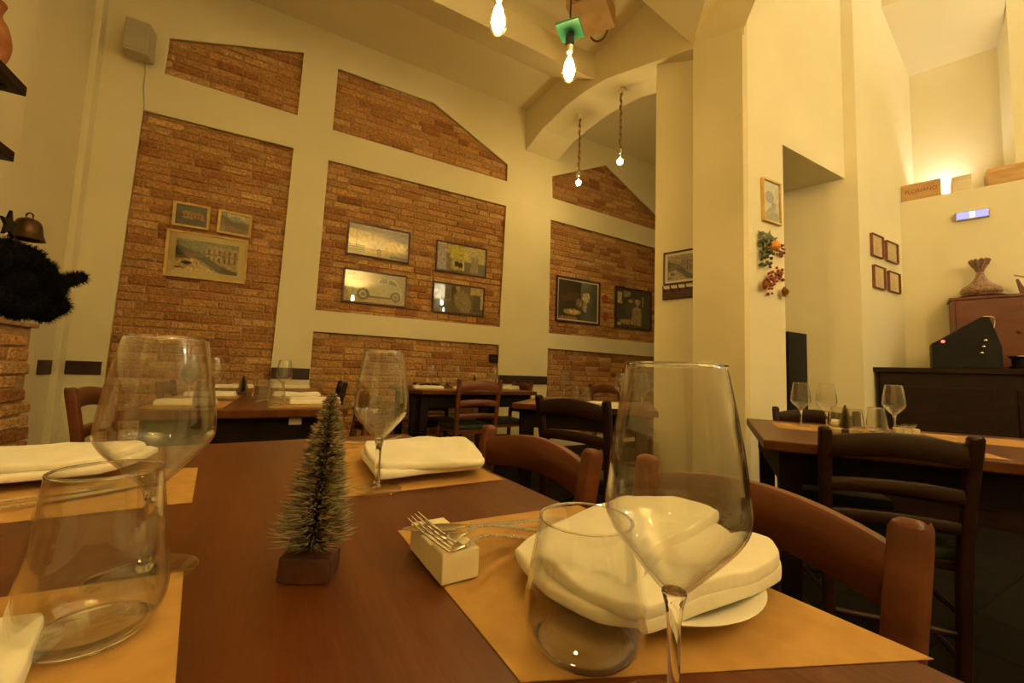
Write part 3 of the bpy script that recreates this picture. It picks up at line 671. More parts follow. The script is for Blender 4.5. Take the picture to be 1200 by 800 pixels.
# ------------------------------------------------------------------ tables
def table(name, label, pts, top, base_pts=None, th=.035, leg_in=.06, apron=.11, group=None):
    cx_ = sum(p[0] for p in pts)/len(pts); cy_ = sum(p[1] for p in pts)/len(pts)
    t = thing(name, label, 'table', (cx_, cy_, 0), 0, group)
    L_ = [(p[0]-cx_, p[1]-cy_) for p in pts]
    o = MB(); prism(o, L_, top-th, top); part('tabletop', o, M['table'], t, bevel=.006, seg=3)
    def inset(d):
        out = []
        n = len(L_)
        for i in range(n):
            a_, b0, c_ = Vector(L_[i-1]), Vector(L_[i]), Vector(L_[(i+1) % n])
            u = (a_-b0).normalized(); v = (c_-b0).normalized(); out.append(b0+(u+v)*d)
        return out
    I = inset(.05); J = inset(.075); n = len(I)
    for i in range(n):
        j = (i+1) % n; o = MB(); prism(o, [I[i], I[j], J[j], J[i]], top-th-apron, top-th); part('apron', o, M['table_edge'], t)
    K = inset(.085); s = .033
    for c in K:
        o = MB(); R_ = Matrix.Rotation(math.atan2((Vector(L_[1])-Vector(L_[0])).y, (Vector(L_[1])-Vector(L_[0])).x), 3, 'Z')
        v = []
        for (k, z) in ((s*.75, 0), (s, top-th-apron), (s, top-th)):
            for (a_, b0) in ((-1, -1), (1, -1), (1, 1), (-1, 1)): q = R_ @ Vector((a_*k, b0*k, 0)); v.append((c[0]+q.x, c[1]+q.y, z))
        f = [(3, 2, 1, 0), (8, 9, 10, 11)]+[(r*4+i, r*4+(i+1) % 4, r*4+4+(i+1) % 4, r*4+4+i) for r in (0, 1) for i in range(4)]
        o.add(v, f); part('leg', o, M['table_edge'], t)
    return t
tu = Vector((math.cos(math.radians(4.39)), math.sin(math.radians(4.39)), 0)); tv = Vector((-tu.y, tu.x, 0))
fr_ = oZ(478, 508, .75); fr_ = Vector((fr_.x, fr_.y, 0))
fr_ = Vector((.309, 1.18, 0))
TW = .80; TL = 2.05
pts = [fr_-tu*TW-tv*TL, fr_-tv*TL, fr_, fr_-tu*TW]
TT = .75
T0 = table('dining_table', 'long reddish-brown wooden table in the foreground laid with paper mats', [(p.x, p.y) for p in pts], TT)
T1 = table('dining_table', 'wooden table with a paper tag on its dark apron, beyond the foreground table', [(-.52, 1.93), (.24, 1.93), (.24, 2.95), (-.52, 2.95)], .75)
tg = oY(346, 493.5, 1.977)
o = MB(); box(o, (tg.x-.024+.14, 1.93-2.44+.0452, tg.z-.014), (tg.x+.024+.14, 1.93-2.44+.0495, tg.z+.014)); part('paper_tag', o, M['paper'], T1)
T2 = table('dining_table', 'far left wooden table against the brick wall', [(-.52, 2.98), (.24, 2.98), (.24, 4.0), (-.52, 4.0)], .75)
pL, pR = oZ(475, 457, .77), oZ(622, 458, .77)
yC = 3.2; T3 = table('dining_table', 'dark-sided wooden table in front of the low middle brick panel', [(.95, yC), (2.04, yC), (2.04, yC+.85), (.87, yC+.85), (.87, yC+.1)], .77)
T4 = table('dining_table', 'dark-sided wooden table set diagonally beyond the turned chair', [(1.22, 2.20), (1.827, 1.597), (2.36, 2.13), (1.753, 2.733)], .75)
RT = .735
ra = Vector((.825, .565, 0)); rb = Vector((.565, -.825, 0)); rc = oZ(895, 515, RT); rc.z = 0
pts = [rc, rc+rb*1.35, rc+rb*1.35+ra*.90, rc+ra*.90]
T5 = table('dining_table', 'turned wooden table at the right beside the pillar', [(p.x, p.y) for p in pts], RT)

# ------------------------------------------------------------------ paper mats
def paper(label, c4, z, group='kraft paper placemats'):
    c = [Vector((p[0], p[1], 0)) for p in c4]; n = 14; o = MB(); v = []
    for j in range(n+1):
        for i in range(n+1):
            a_, b0 = i/n, j/n; q = c[0]*(1-a_)*(1-b0)+c[1]*a_*(1-b0)+c[2]*a_*b0+c[3]*(1-a_)*b0
            v.append((q.x, q.y, z+.0006+.0009*max(0, noise.noise(q*9))))
    f = [(j*(n+1)+i, j*(n+1)+i+1, (j+1)*(n+1)+i+1, (j+1)*(n+1)+i) for j in range(n) for i in range(n)]
    cen = sum(c, Vector())/4
    v = [(x-cen.x, y-cen.y, zz-z) for x, y, zz in v]
    v2 = [(x, y, 0.0002) for x, y, zz in v]; m_ = len(v)
    f2 = [tuple(m_+k for k in reversed(q)) for q in f]
    o.add(v+v2, f+f2)
    return tag(link('paper_placemat', o.mesh('paper_placemat', M['kraft'], True), None, (cen.x, cen.y, z)), label, 'placemat', group)
def zp(px, py, z=TT): q = oZ(px, py, z); return (q.x, q.y)
paper('brown paper mat under the stone cutlery rest, nearest on the right', [zp(610, 800), (.400, .113), (.375, .47), zp(466, 622)], TT)
paper('brown paper mat at the far right corner of the foreground table', [zp(403, 583), zp(590, 562), zp(500, 519), zp(402, 517)], TT)
paper('brown paper mat at the far left of the foreground table', [(-.46, .655), zp(225, 589), zp(232, 548), (-.47, .93)], TT)
paper('brown paper mat at the near left under the tumbler', [(-.40, .26), zp(205, 806), zp(215, 670), (-.42, .48)], TT)

# ------------------------------------------------------------------ glasses
def glass_proto():
    t = thing('wine_glass', 'x', 'wine glass')
    out = [(.0045, .074), (.010, .078), (.022, .091), (.034, .105), (.0395, .114), (.0412, .121), (.0408, .130), (.0375, .158), (.033, .185), (.0292, .205)]
    out = smooth_path(out, 4)
    inn = [(max(r-.0011, .0), z+(.0016 if z < .1 else .0003)) for r, z in reversed(out)]
    inn = [q for q in inn if q[0] > .0025]
    o = MB(); lathe(o, out+[(.0287, .2056)]+inn+[(0, .0768)], 56); part('bowl', o, M['bowl_glass'], t, True)
    o = MB(); lathe(o, [(.0287+.0009*math.cos(a_), .2054+.0009*math.sin(a_)) for a_ in [2*PI*k/8 for k in range(9)]], 64); part('rim', o, M['solid_glass'], t, True)
    o = MB(); lathe(o, smooth_path([(0.0001, .0765), (.0058, .0755), (.0072, .0735), (.0052, .066), (.0040, .055), (.0036, .035), (.0038, .016), (.0052, .008), (.0085, .0042)], 4)+[(0, .0042)], 24); part('stem', o, M['solid_glass'], t, True)
    o = MB(); lathe(o, [(0, .0002), (.036, .0002), (.0375, .0007), (.036, .0016), (.022, .0028), (.011, .0046), (0, .0055)], 48); part('foot', o, M['foot_glass'], t, True)
    return t
def tumbler_proto():
    t = thing('water_tumbler', 'x', 'tumbler')
    out = smooth_path([(.030, .004), (.0345, .012), (.0368, .023), (.0362, .036), (.0335, .062), (.0302, .088), (.0282, .105)], 5)
    inn = [(r-.0012, z+.0003) for r, z in reversed(out)]
    o = MB(); lathe(o, out+[(.0276, .1055)]+inn+[(.020, .0085), (0, .0078)], 56); part('glass_wall', o, M['bowl_glass'], t, True)
    o = MB(); lathe(o, [(.0277+.0009*math.cos(a_), .1053+.0009*math.sin(a_)) for a_ in [2*PI*k/8 for k in range(9)]], 64); part('rim', o, M['solid_glass'], t, True)
    o = MB(); lathe(o, smooth_path([(0.0001, .0003), (.024, .0004), (.0275, .0016), (.0298, .0046), (.0270, .0068), (.015, .0072)], 3)+[(0, .0072)], 48); part('thick_base', o, M['solid_glass'], t, True)
    return t
WG = glass_proto(); TG = tumbler_proto(); used = {}
def place(proto, loc, rz=0, label=None, sc=None, group=None):
    if proto.name not in used:
        used[proto.name] = 1; o = proto; o.location = loc; o.rotation_euler.z = rz
        if sc: o.scale = sc
        o['label'] = label
    else: o = copy_tree(proto, loc, rz, label, sc if sc else (1, 1, 1))
    if group: o['group'] = group
    elif 'group' in o: del o['group']
    return o
WGG = 'stemmed wine glasses'; TGG = 'water tumblers'
def fz(px, py, z): q = oZ(px, py, z); return (q.x, q.y, z)
MT = TT+.0018
place(WG, (.1897, .1545, MT), 0, 'large wine glass nearest the viewer at the lower right, in front of the folded napkin', (.90, .90, .93), WGG)
place(WG, fz(441, 573, MT), 0, 'wine glass standing on the far right paper mat of the foreground table', (1, 1, 1.02), WGG)
place(WG, (-.098, .470, TT), 0, 'wine glass at the left of the foreground table, behind a tumbler', (1.02, 1.02, 1.0), WGG)
place(TG, (.189, .228, MT), 0, 'empty tumbler nearest the viewer, left of the large wine glass', (1.14, 1.14, .80), TGG)
place(TG, (-.103, .378, MT), 0, 'tumbler at the lower left, in front of a wine glass', (1.04, 1.04, 1.02), TGG)

# ------------------------------------------------------------------ plates, napkins
def plate(label, x, y, z, r=.085, group='white plates'):
    o = MB(); lathe(o, [(0, .001), (r*.55, .001), (r*.62, .003), (r*.97, .013), (r, .0155), (r*.97, .016), (r*.66, .0065), (r*.6, .005), (0, .005)], 56)
    return tag(link('plate', o.mesh('plate', M['china'], True), None, (x, y, z)), label, 'plate', group)
def puff(o, outline, z0, h, seed=0, sub=6, p=5, wr=.10):
    n0 = len(outline); P_ = [outline[(i-1) % n0] for i in range(n0+2)]; out = []
    for i in range(n0):
        a_, b0, c_, d_0 = outline[i-1], outline[i], outline[(i+1) % n0], outline[(i+2) % n0]
        for k in range(sub):
            t = k/sub
            cat = [.5*((2*b0[j])+(-a_[j]+c_[j])*t+(2*a_[j]-5*b0[j]+4*c_[j]-d_0[j])*t*t+(-a_[j]+3*b0[j]-3*c_[j]+d_0[j])*t**3) for j in range(2)]
            lin = [b0[j]*(1-t)+c_[j]*t for j in range(2)]
            out.append(tuple(lin[j]*.45+cat[j]*.55 for j in range(2)))
    n = len(out); cx_ = sum(q[0] for q in out)/n; cy_ = sum(q[1] for q in out)/n
    S = [.975, .992, 1.0, .999, .99, .975, .94, .85, .65, .42, .2]; Z = [0, .10, .35, .65, .85, .95, 1, 1, 1, 1, 1]
    v = []; f = []
    for s_, z_ in zip(S, Z):
        for x, y in out:
            X = cx_+(x-cx_)*s_; Y = cy_+(y-cy_)*s_
            w_ = noise.noise(Vector((X*16, Y*26, seed)))*.6+noise.noise(Vector((X*40, Y*60, seed+3)))*.25
            v.append((X, Y, z0+h*z_*(1+wr*w_*4*(z_ > .5))))
    m_ = len(S); v.append((cx_, cy_, z0+h*(1+wr*noise.noise(Vector((cx_*16, cy_*26, seed)))*2.4)))
    for r in range(m_-1):
        for i in range(n): j = (i+1) % n; f.append((r*n+i, r*n+j, (r+1)*n+j, (r+1)*n+i))
    for i in range(n): f.append(((m_-1)*n+i, (m_-1)*n+(i+1) % n, len(v)-1))
    f.append(tuple(range(n-1, -1, -1)))
    o.add(v, f)
def napkin(label, layers, group='folded cloth napkins', base=None):
    o = MB(); xs = [p for L_ in layers for p in L_[0]]; cx_ = sum(p[0] for p in xs)/len(xs); cy_ = sum(p[1] for p in xs)/len(xs); zb = min(L_[1] for L_ in layers)
    for k, (pl, z0, h) in enumerate(layers):
        n_ = max(1, round(h/.0095)); hh_ = h/n_
        for q in range(n_):
            mx_ = sum(p[0] for p in pl)/len(pl); my_ = sum(p[1] for p in pl)/len(pl); sc_ = 1-.012*q-.010*((q+k) % 2)
            P_ = []
            for p in pl:
                a_ = noise.noise(Vector((p[0]*30, p[1]*30, q*3.1+k)))*.0035; b0 = noise.noise(Vector((p[0]*30, p[1]*30, q*3.1+k+40)))*.0035
                P_.append((mx_+(p[0]-mx_)*sc_+a_-cx_, my_+(p[1]-my_)*sc_+b0-cy_))
            puff(o, P_, z0-zb+q*hh_*.93, hh_*1.08, seed=k*7+cx_*10, wr=.20 if q == n_-1 else .12)
    return tag(link('cloth_napkin', o.mesh('cloth_napkin', M['cloth'], True), None, (cx_, cy_, zb)), label, 'napkin', group)
def zl(pts, z): return [zp(x, y, z) for x, y in pts]
plate('white plate under the twice-folded napkin at the lower right', .298, .268, MT, .089)
zb = MT+.0125
napkin('cream napkin folded on a plate behind the near tumbler and wine glass', [
    (zl([(604, 646), (640, 622), (742, 600), (820, 606), (868, 640), (862, 668), (770, 716), (757, 728), (700, 722), (640, 690)], zb+.006), zb, .010),
    (zl([(626, 628), (660, 606), (735, 580), (800, 586), (845, 600), (770, 640), (752, 690), (757, 712), (728, 706), (668, 680), (636, 655)], zb+.02), zb+.009, .012),
    (zl([(742, 694), (790, 655), (852, 634), (884, 632), (912, 650), (914, 664), (884, 681), (820, 701), (752, 724)], zb+.015), zb+.004, .020),
])
plate('white plate under the napkin at the far right of the foreground table', .262, .85, MT, .082)
napkin('cream napkin folded in a long rectangle at the far right of the foreground table', [
    (zl([(425, 528), (500, 520), (548, 520), (566, 541), (560, 548), (500, 553), (445, 560), (433, 548)], MT+.016), MT+.0125, .010),
    (zl([(427, 522), (500, 516), (546, 516), (565, 537), (563, 544), (470, 549), (438, 548)], MT+.025), MT+.0205, .012)])
plate('white plate under the napkin at the far left of the foreground table', -.335, .90, MT, .085)
napkin('cream napkin folded flat at the far left of the foreground table', [
    ([(-.45, .80), (-.23, .82), (-.20, .97), (-.25, 1.0), (-.45, .98)], MT+.0125, .012), ([(-.45, .805), (-.24, .825), (-.215, .955), (-.26, .99), (-.45, .965)], MT+.0235, .012)])
napkin('corner of a cream napkin at the lower left edge', [
    ([zp(49, 721, .76), zp(47, 745, .76), zp(38, 775, .76), zp(20, 806, .76), zp(-60, 850, .76), zp(-140, 800, .76), zp(-120, 728, .76), zp(-30, 722, .76)], MT+.0005, .010)])

# cutlery rest
q = [zp(517, 688, MT), zp(562, 676, MT), zp(470, 645, MT)]
c = Vector((*q[0], 0)); ex = (Vector((*q[1], 0))-c); wx = ex.length; ex.normalize(); ey = (Vector((*q[2], 0))-c); ly = ey.length; ey.normalize()
ey = (ey-ex*ey.dot(ex)).normalized(); ang = math.atan2(ex.y, ex.x); ly = max(.075, ly)
RS = thing('cutlery_rest', 'three cream stone blocks in a row holding up the forks on the near right mat', 'cutlery rest', (c.x, c.y, MT), ang)
n3 = ly/3
for k in range(3):
    o = MB(); box(o, (0, k*n3+.0004, .0), (.036, (k+1)*n3-.0006, .0265 if k != 1 else .0245)); part('stone_block', o, M['stone'], RS, bevel=.0022, seg=3)
# cutlery
def fork(name, label, path, cat='fork', rz=0, knife=False, group=None):
    """path: 3-D points from the handle end to the tip"""
    P0_ = Vector(path[0]); loc = P0_.copy(); pts = [Vector(p)-P0_ for p in path]
    t = thing(name, label, cat, loc, 0, group)
    n = len(pts); hN = [p for p in pts[:n-3]]+[pts[n-3]]
    k = len(hN); W = [.0062-.0038*i/(k-1) for i in range(k)]; W[0] = .004; T_ = [.0016]*k
    o = MB(); tube(o, hN, W, T_, seg=10, sub=5); part('handle', o, M['hammered'], t, True)
    a_, b0, c_ = pts[-3], pts[-2], pts[-1]
    o = MB()
    if knife:
        tube(o, [a_, a_.lerp(b0, .5), b0, b0.lerp(c_, .6), c_], [.0035, .009, .0098, .0085, .002], [.0012, .0009, .0008, .0007, .0005], seg=8, sub=3); part('blade', o, M['steel'], t, True)
    else:
        tube(o, [a_, a_.lerp(b0, .35), a_.lerp(b0, .7), b0], [.0028, .0055, .0105, .0112], [.0013, .0011, .0010, .0009], seg=10, sub=3)
        d = (c_-b0); s_ = d.cross(Vector((0, 0, 1))).normalized()
        mid = b0.lerp(c_, .5)-Vector((0, 0, .0016))
        for i in range(4):
            of = s_*((i-1.5)*.0058); tube(o, [b0+of*.95-d*.04, mid+of, c_+of], [.0016, .0014, .0005], [.0010, .0009, .0004], seg=6, sub=3)
        part('tines', o, M['steel'], t, True)
    return t
def P3d(px, py, z): q = oZ(px, py, z); return (q.x, q.y, z)
GR = 'cutlery on the stone rest'
fork('fork', 'hammered-handle fork lying nearest on the stone blocks', [P3d(660, 642, .7555), P3d(625, 632, .760), P3d(585, 627, .775), P3d(562, 629, .784), P3d(545, 640, .7805), P3d(530, 640, .7800), P3d(484, 603, .8010)], group=None)
fork('fork', 'hammered-handle fork crossing behind the nearest fork on the stone blocks', [P3d(668, 628, .7555), P3d(628, 621, .761), P3d(585, 616, .775), P3d(562, 616, .784), P3d(545, 625, .7815), P3d(527, 629, .7815), P3d(497, 609, .8015)], group=None)
fork('table_knife', 'knife lying behind the two forks on the rearmost stone block', [P3d(660, 607, .7575), P3d(620, 610, .765), P3d(575, 614, .7755), P3d(560, 615, .779), P3d(545, 616, .7800), P3d(510, 618, .7800), P3d(472, 619, .7800)], 'knife', knife=True)
fork('table_knife', 'knife on the far left mat beside the folded napkin', [(-.40, .635, MT+.002), (-.36, .66, MT+.004), (-.33, .68, MT+.005), (-.29, .705, MT+.005), (-.27, .718, MT+.004), (-.22, .75, MT+.003), (-.17, .782, MT+.002)], 'knife', knife=True)
fork('fork', 'fork on the far left mat beside a knife', [(-.41, .665, MT+.002), (-.37, .69, MT+.005), (-.33, .715, MT+.006), (-.28, .745, MT+.005), (-.26, .757, MT+.003), (-.23, .775, MT+.003), (-.20, .793, MT+.006)])
fork('fork', 'fork at the far edge of the foreground table behind the mini tree', [P3d(470, 511, MT+.003), P3d(455, 515, MT+.008), P3d(445, 517, MT+.010), P3d(432, 519, MT+.010), P3d(425, 520, MT+.008), P3d(415, 520, MT+.007), P3d(402, 519, MT+.012)])

# ------------------------------------------------------------------ bottle-brush tree
def tree_proto(h=.138, r=.030, n=6500):
    t = thing('mini_christmas_tree', 'x', 'ornament')
    o = MB(); rnd = random.Random(3)
    for k in range(n):
        q = k/n; z = .026+(h-.004)*q**1.0; R_ = (r*(1-q)**.85+.0035)*rnd.uniform(.75, 1.1)*(1+.16*math.sin(q*2*PI*11))
        a_ = k*2.39996+rnd.uniform(-.2, .2); d = Vector((math.cos(a_), math.sin(a_), rnd.uniform(.15, .55))); d.normalize()
        b0 = Vector((0, 0, z))+Vector((math.cos(a_), math.sin(a_), 0))*.0008; e = b0+d*R_; s_ = Vector((-math.sin(a_), math.cos(a_), 0))*.00045; u = Vector((0, 0, .00045))
        m1_ = b0.lerp(e, .55)
        dk = s2l((62+rnd.randint(-10, 10), 62, 42)); g_ = rnd.choice([.55, .7, 1.0]); lt = s2l((185*g_+rnd.randint(-15, 25), 172*g_+rnd.randint(-15, 20), 140*g_))
        o.add([b0-s_, b0+s_, b0+u*1.6, m1_-s_*1.1, m1_+s_*1.1, m1_+u*2], [(0, 1, 4, 3), (1, 2, 5, 4), (2, 0, 3, 5)], dk)
        o.add([m1_-s_*1.4, m1_+s_*1.4, m1_+u*2.4, e], [(0, 1, 3), (1, 2, 3), (2, 0, 3)], lt)
    part('needles', o, M['needle'], t)
    o = MB(); tube(o, [(0, 0, .02), (0, 0, .02+h*.98)], [.0014, .0006], seg=6); part('wire_trunk', o, M['steel'], t, True)
    o = MB(); box(o, (-.0215, -.015, 0), (.0215, .015, .0225)); part('wooden_base', o, M['log'], t, bevel=.003)
    return t
TP = tree_proto()
TREE = 'mini bottle-brush trees'
tl = fz(361, 676, TT); place(TP, tl, A0-PI/2+.15, 'frosted bottle-brush tree on a dark red block, in the middle of the foreground table', (1, 1, 1.0), TREE)
TP.rotation_euler = (0, math.radians(3.5), A0-PI/2+.1)
for ch in TP.children:
    pass

# ------------------------------------------------------------------ chairs
def chair_proto(cm):
    """faces +y, posts' back at y=0, 0.80 m high, seat 0.43"""
    t = thing('ladder_back_chair', 'x', 'chair'); w = .178
    for s_ in (-1, 1):
        o = MB(); tube(o, [(s_*w*.90, .02, 0), (s_*w*.94, .012, .25), (s_*w*.96, .005, .43), (s_*w, -.015, .62), (s_*w*1.03, -.042, .775), (s_*w*1.03, -.045, .795), (s_*w*1.03, -.046, .802)], [.015, .0165, .017, .017, .0175, .0155, .008], [.015, .016, .017, .0165, .0165, .0145, .007], seg=16, upv=(0, 1, 0), sub=4, sq=.45); part('rear_post', o, cm, t, True)
    def railm(zc_, hh_, yb_0, rise, bow, th=.011):
        o = MB(); n = 16; v = []
        for i in range(n+1):
            u = -1+2*i/n; x = u*w*1.0; y = yb_0-bow*(1-u*u); zt_ = zc_+hh_/2+rise*(1-u*u); zb_ = zc_-hh_/2+rise*.75*(1-u*u)
            for (yy, zz) in ((-th, zb_+.004), (-th+.003, zb_), (th-.003, zb_), (th, zb_+.004), (th, zt_-.005), (th-.004, zt_), (-th+.004, zt_), (-th, zt_-.005)): v.append((x, y+yy, zz))
        f = [(i*8+k, i*8+(k+1) % 8, i*8+8+(k+1) % 8, i*8+8+k) for i in range(n) for k in range(8)]; f += [tuple(range(7, -1, -1)), tuple(range(n*8, n*8+8))]
        o.add(v, f); part('back_rail', o, cm, t, True)
    railm(.738, .066, -.036, .026, .022); railm(.620, .040, -.016, .014, .016); railm(.525, .036, -.003, .010, .010)
    for s_ in (-1, 1):
        o = MB(); tube(o, [(s_*.185, .375, 0), (s_*.19, .37, .2), (s_*.19, .365, .42)], [.016, .02, .02], seg=12, upv=(0, 1, 0), sub=3, sq=.5); part('front_leg', o, cm, t, True)
        for z in (.14, .27): o = MB(); tube(o, [(s_*.17, .02, z), (s_*.188, .37, z)], .010, seg=8); part('stretcher', o, cm, t, True)
    for y, z, x in ((.372, .20, .188), (.018, .22, .165)): o = MB(); tube(o, [(-x, y, z), (x, y, z)], .010, seg=8); part('stretcher', o, cm, t, True)
    o = MB(); prism(o, [(-.165, .02), (.165, .02), (.195, .385), (-.195, .385)], .395, .425); part('seat_frame', o, cm, t, bevel=.006)
    o = MB(); puff(o, [(-.17, .03), (0, .03), (.17, .03), (.185, .2), (.195, .39), (0, .395), (-.195, .39), (-.185, .2)], .424, .035, wr=.02); part('seat', o, M['seat'], t, True)
    return t
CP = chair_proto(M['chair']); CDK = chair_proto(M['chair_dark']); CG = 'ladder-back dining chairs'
def chair_at(a_, b0, top, label, dark=False, width=None, toe=0):
    """a_, b0: (x,y) of left/right post tops (seen from behind the chair); the chair faces left-normal"""
    A_, B_ = Vector((*a_, 0)), Vector((*b0, 0)); d = B_-A_; rz = math.atan2(d.y, d.x); c_ = (A_+B_)/2
    sx = (width or d.length)/.366; n = Vector((-math.sin(rz), math.cos(rz), 0)); c_ = c_+n*.045
    p = CDK if dark else CP
    return place(p, (c_.x, c_.y, 0), rz, label, (sx, 1, top/.80), CG)
# foreground right side: backs run along the table, chairs face the table (-x)
def ch_px(pa, pb, top, label, dark=False, width=None):
    q, r = oZ(*pa, top), oZ(*pb, top); return chair_at((q.x, q.y), (r.x, r.y), top, label, dark, width)
# seen from behind a chair facing -x, left post is the one with smaller y
ch_px((1066, 610), (760, 534), .80, 'reddish ladder-back chair tucked at the near right of the foreground table')
ch_px((694, 527), (574, 499), .80, 'reddish ladder-back chair tucked at the far right of the foreground table')
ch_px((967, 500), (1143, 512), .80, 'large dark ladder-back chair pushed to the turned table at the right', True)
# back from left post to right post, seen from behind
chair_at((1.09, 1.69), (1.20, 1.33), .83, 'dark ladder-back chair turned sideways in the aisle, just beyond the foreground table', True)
chair_at((2.84, 2.98), (2.49, 2.98), .86, 'tan-railed chair on the far side of the diagonal table, before the low right brick')
q, r = oY(541, 448, 2.98), oY(584, 449, 2.98); chair_at((q.x, 2.98), (r.x, 2.98), .87, 'upright brown ladder-back chair with its back to the viewer at the middle far table', width=.36)
chair_at((1.50, 4.16), (1.15, 4.16), .80, 'chair on the wall side of the middle far table', True)
chair_at((2.13, 3.45), (2.13, 3.80), .84, 'brown chair at the right end of the middle far table')
q = oZ(960, 487, .80); chair_at((rc+ra*1.02+rb*.50)[:2], (rc+ra*1.02+rb*.15)[:2], .80, 'dark low-backed chair on the far side of the turned table, beside the pillar', True)
chair_at((-.70, 2.45), (-.70, 2.10), .82, 'reddish chair at the left side of the paper-tagged table, seen from the side')
chair_at((-.70, 3.6), (-.70, 3.25), .80, 'second reddish chair at the left side of the paper-tagged table, further back')
chair_at((.37, 2.05), (.37, 2.40), .80, 'reddish chair at the right side of the paper-tagged table')
chair_at((.37, 3.20), (.37, 3.55), .82, 'dark chair at the right side of the far left table', True)

# ------------------------------------------------------------------ settings on the other tables
def roll(label, x, y, z, L=.20, w=.055, rz=0, h=.022, group='napkins on the far tables', plate_=True):
    c_, s_ = math.cos(rz), math.sin(rz)
    P_ = [(x+c_*a_-s_*b0, y+s_*a_+c_*b0) for a_, b0 in [(-L/2, -w/2), (0, -w*.55), (L/2, -w/2), (L/2, w/2), (0, w*.5), (-L/2, w/2)]]
    return napkin(label, [(P_, z+.0006, h*.6), ([(a_*.97+x*.03, b0*.97+y*.03) for a_, b0 in P_], z+.0006+h*.5, h*.55)], group)
Z1 = .75+.0017
def pm(x, y, w, h, z, label, rz=0):
    c_, s_ = math.cos(rz), math.sin(rz)
    paper(label, [(x+c_*a_-s_*b0, y+s_*a_+c_*b0) for a_, b0 in [(-w/2, -h/2), (w/2, -h/2), (w/2, h/2), (-w/2, h/2)]], z)
for x, y, lab in ((-.36, 2.18, 'paper mat at the near left place of the paper-tagged table'), (.07, 2.18, 'paper mat at the near right place of the paper-tagged table'), (-.36, 2.70, 'paper mat at the far left place of the paper-tagged table'), (.07, 2.70, 'paper mat at the far right place of the paper-tagged table'), (-.36, 3.6, 'paper mat at the left place of the far left table'), (.07, 3.6, 'paper mat at the right place of the far left table')):
    pm(x, y, .27, .36, .75, lab)
roll('cream napkin held by a pale band at the near left of the paper-tagged table', -.37, 2.17, Z1, .20, .075)
roll('cream napkin at the far left of the paper-tagged table', -.36, 2.70, Z1, .22, .07)
q = oZ(372, 467, .765); roll('cream napkin at the near right of the paper-tagged table, behind the tree top', .12, 2.20, Z1, .22, .08, .05, .028)
roll('cream napkin at the far right of the paper-tagged table', .05, 2.72, Z1, .24, .07)
roll('cream napkin at the left of the far left table', -.36, 3.62, Z1, .26, .07)
roll('cream napkin at the right of the far left table', .02, 3.66, Z1, .26, .07)
def wg(px, py, z, label, s=1): q = oZ(px, py, z+.0008); place(WG, (q.x, q.y, z+.0018), 0, label, (s, s, s), WGG)
def tb(px, py, z, label, s=1): q = oZ(px, py, z+.0008); place(TG, (q.x, q.y, z+.0018), 0, label, (s, s, s), TGG)
wg(331, 466, .75, 'wine glass in front of the plaster strip on the paper-tagged table')
tb(323, 475, .75, 'nearer of the two tumblers beside the tiny tree on the paper-tagged table')
tb(305, 470, .75, 'further of the two tumblers beside the tiny tree on the paper-tagged table')
wg(220, 470, .75, 'wine glass seen through the bowl of the foreground left glass')
wg(250, 466, .75, 'wine glass just right of the foreground left glass, on the paper-tagged table')
tb(238, 478, .75, 'tumbler on the paper-tagged table behind the foreground left glass')
q = oZ(284, 463, .75); place(TP, (q.x, q.y, .7505), 0, 'tiny tree on a dark block on the paper-tagged table', (.95, .95, .72), TREE)
# middle far table
zC = .77
for x, y, lab in ((1.12, 3.42, 'paper mat at the near left of the middle far table'), (1.55, 3.42, 'paper mat in the near middle of the middle far table'), (1.88, 3.62, 'paper mat at the right of the middle far table')): pm(x, y, .30, .24, zC, lab)
roll('cream napkin at the left of the middle far table', 1.09, 3.50, zC+.0017, .26, .07)
roll('cream napkin in the middle of the middle far table', 1.42, 3.42, zC+.0017, .24, .08)
roll('cream napkin at the right of the middle far table, beside the chair post', 1.93, 3.5, zC+.0017, .15, .08, .4, .035)
for x, y, lab in ((1.15, 3.62, 'wine glass at the left of the middle far table'), (1.43, 3.68, 'wine glass in the middle of the middle far table'), (1.80, 3.62, 'wine glass at the right of the middle far table below the wall socket')):
    place(WG, (x, y, zC+.0002), 0, lab, (1, 1, 1), WGG)
for x, y, lab in ((1.25, 3.56, 'tumbler at the left of the middle far table'), (1.70, 3.52, 'tumbler at the right of the middle far table')): place(TG, (x, y, zC+.0002), 0, lab, (1, 1, 1), TGG)
place(TP, (1.60, 3.66, zC+.0003), 0, 'tiny tree on the middle far table behind the ladder-back chair', (.9, .9, .85), TREE)
# table beyond the turned chair
pm(1.52, 2.18, .30, .38, .75, 'paper mat on the diagonal table, left place', math.radians(-45)); pm(1.98, 2.16, .30, .38, .75, 'paper mat on the diagonal table, right place', math.radians(-45))
q = oZ(704, 474, .77); roll('rumpled cream napkin on the diagonal table beyond the turned chair', q.x, q.y, .7517, .20, .09, -.5, .03)
def at(px, py, P, lab, s, g): q = oZ(px, py, .75); place(P, (q.x, q.y, .7518), 0, lab, (s, s, s), g)
at(661, 467, WG, 'wine glass in front of the low right brick, leftmost on the diagonal table', 1, WGG)
at(727, 474, WG, 'wine glass on the diagonal table, just left of the large foreground glass', 1, WGG)
at(674, 468, TG, 'tumbler on the diagonal table, beside its left wine glass', .95, TGG)
at(687, 470, TG, 'second tumbler on the diagonal table, right of the first', .95, TGG)
at(752, 479, WG, 'wine glass seen through the bowl of the large foreground glass', 1, WGG)
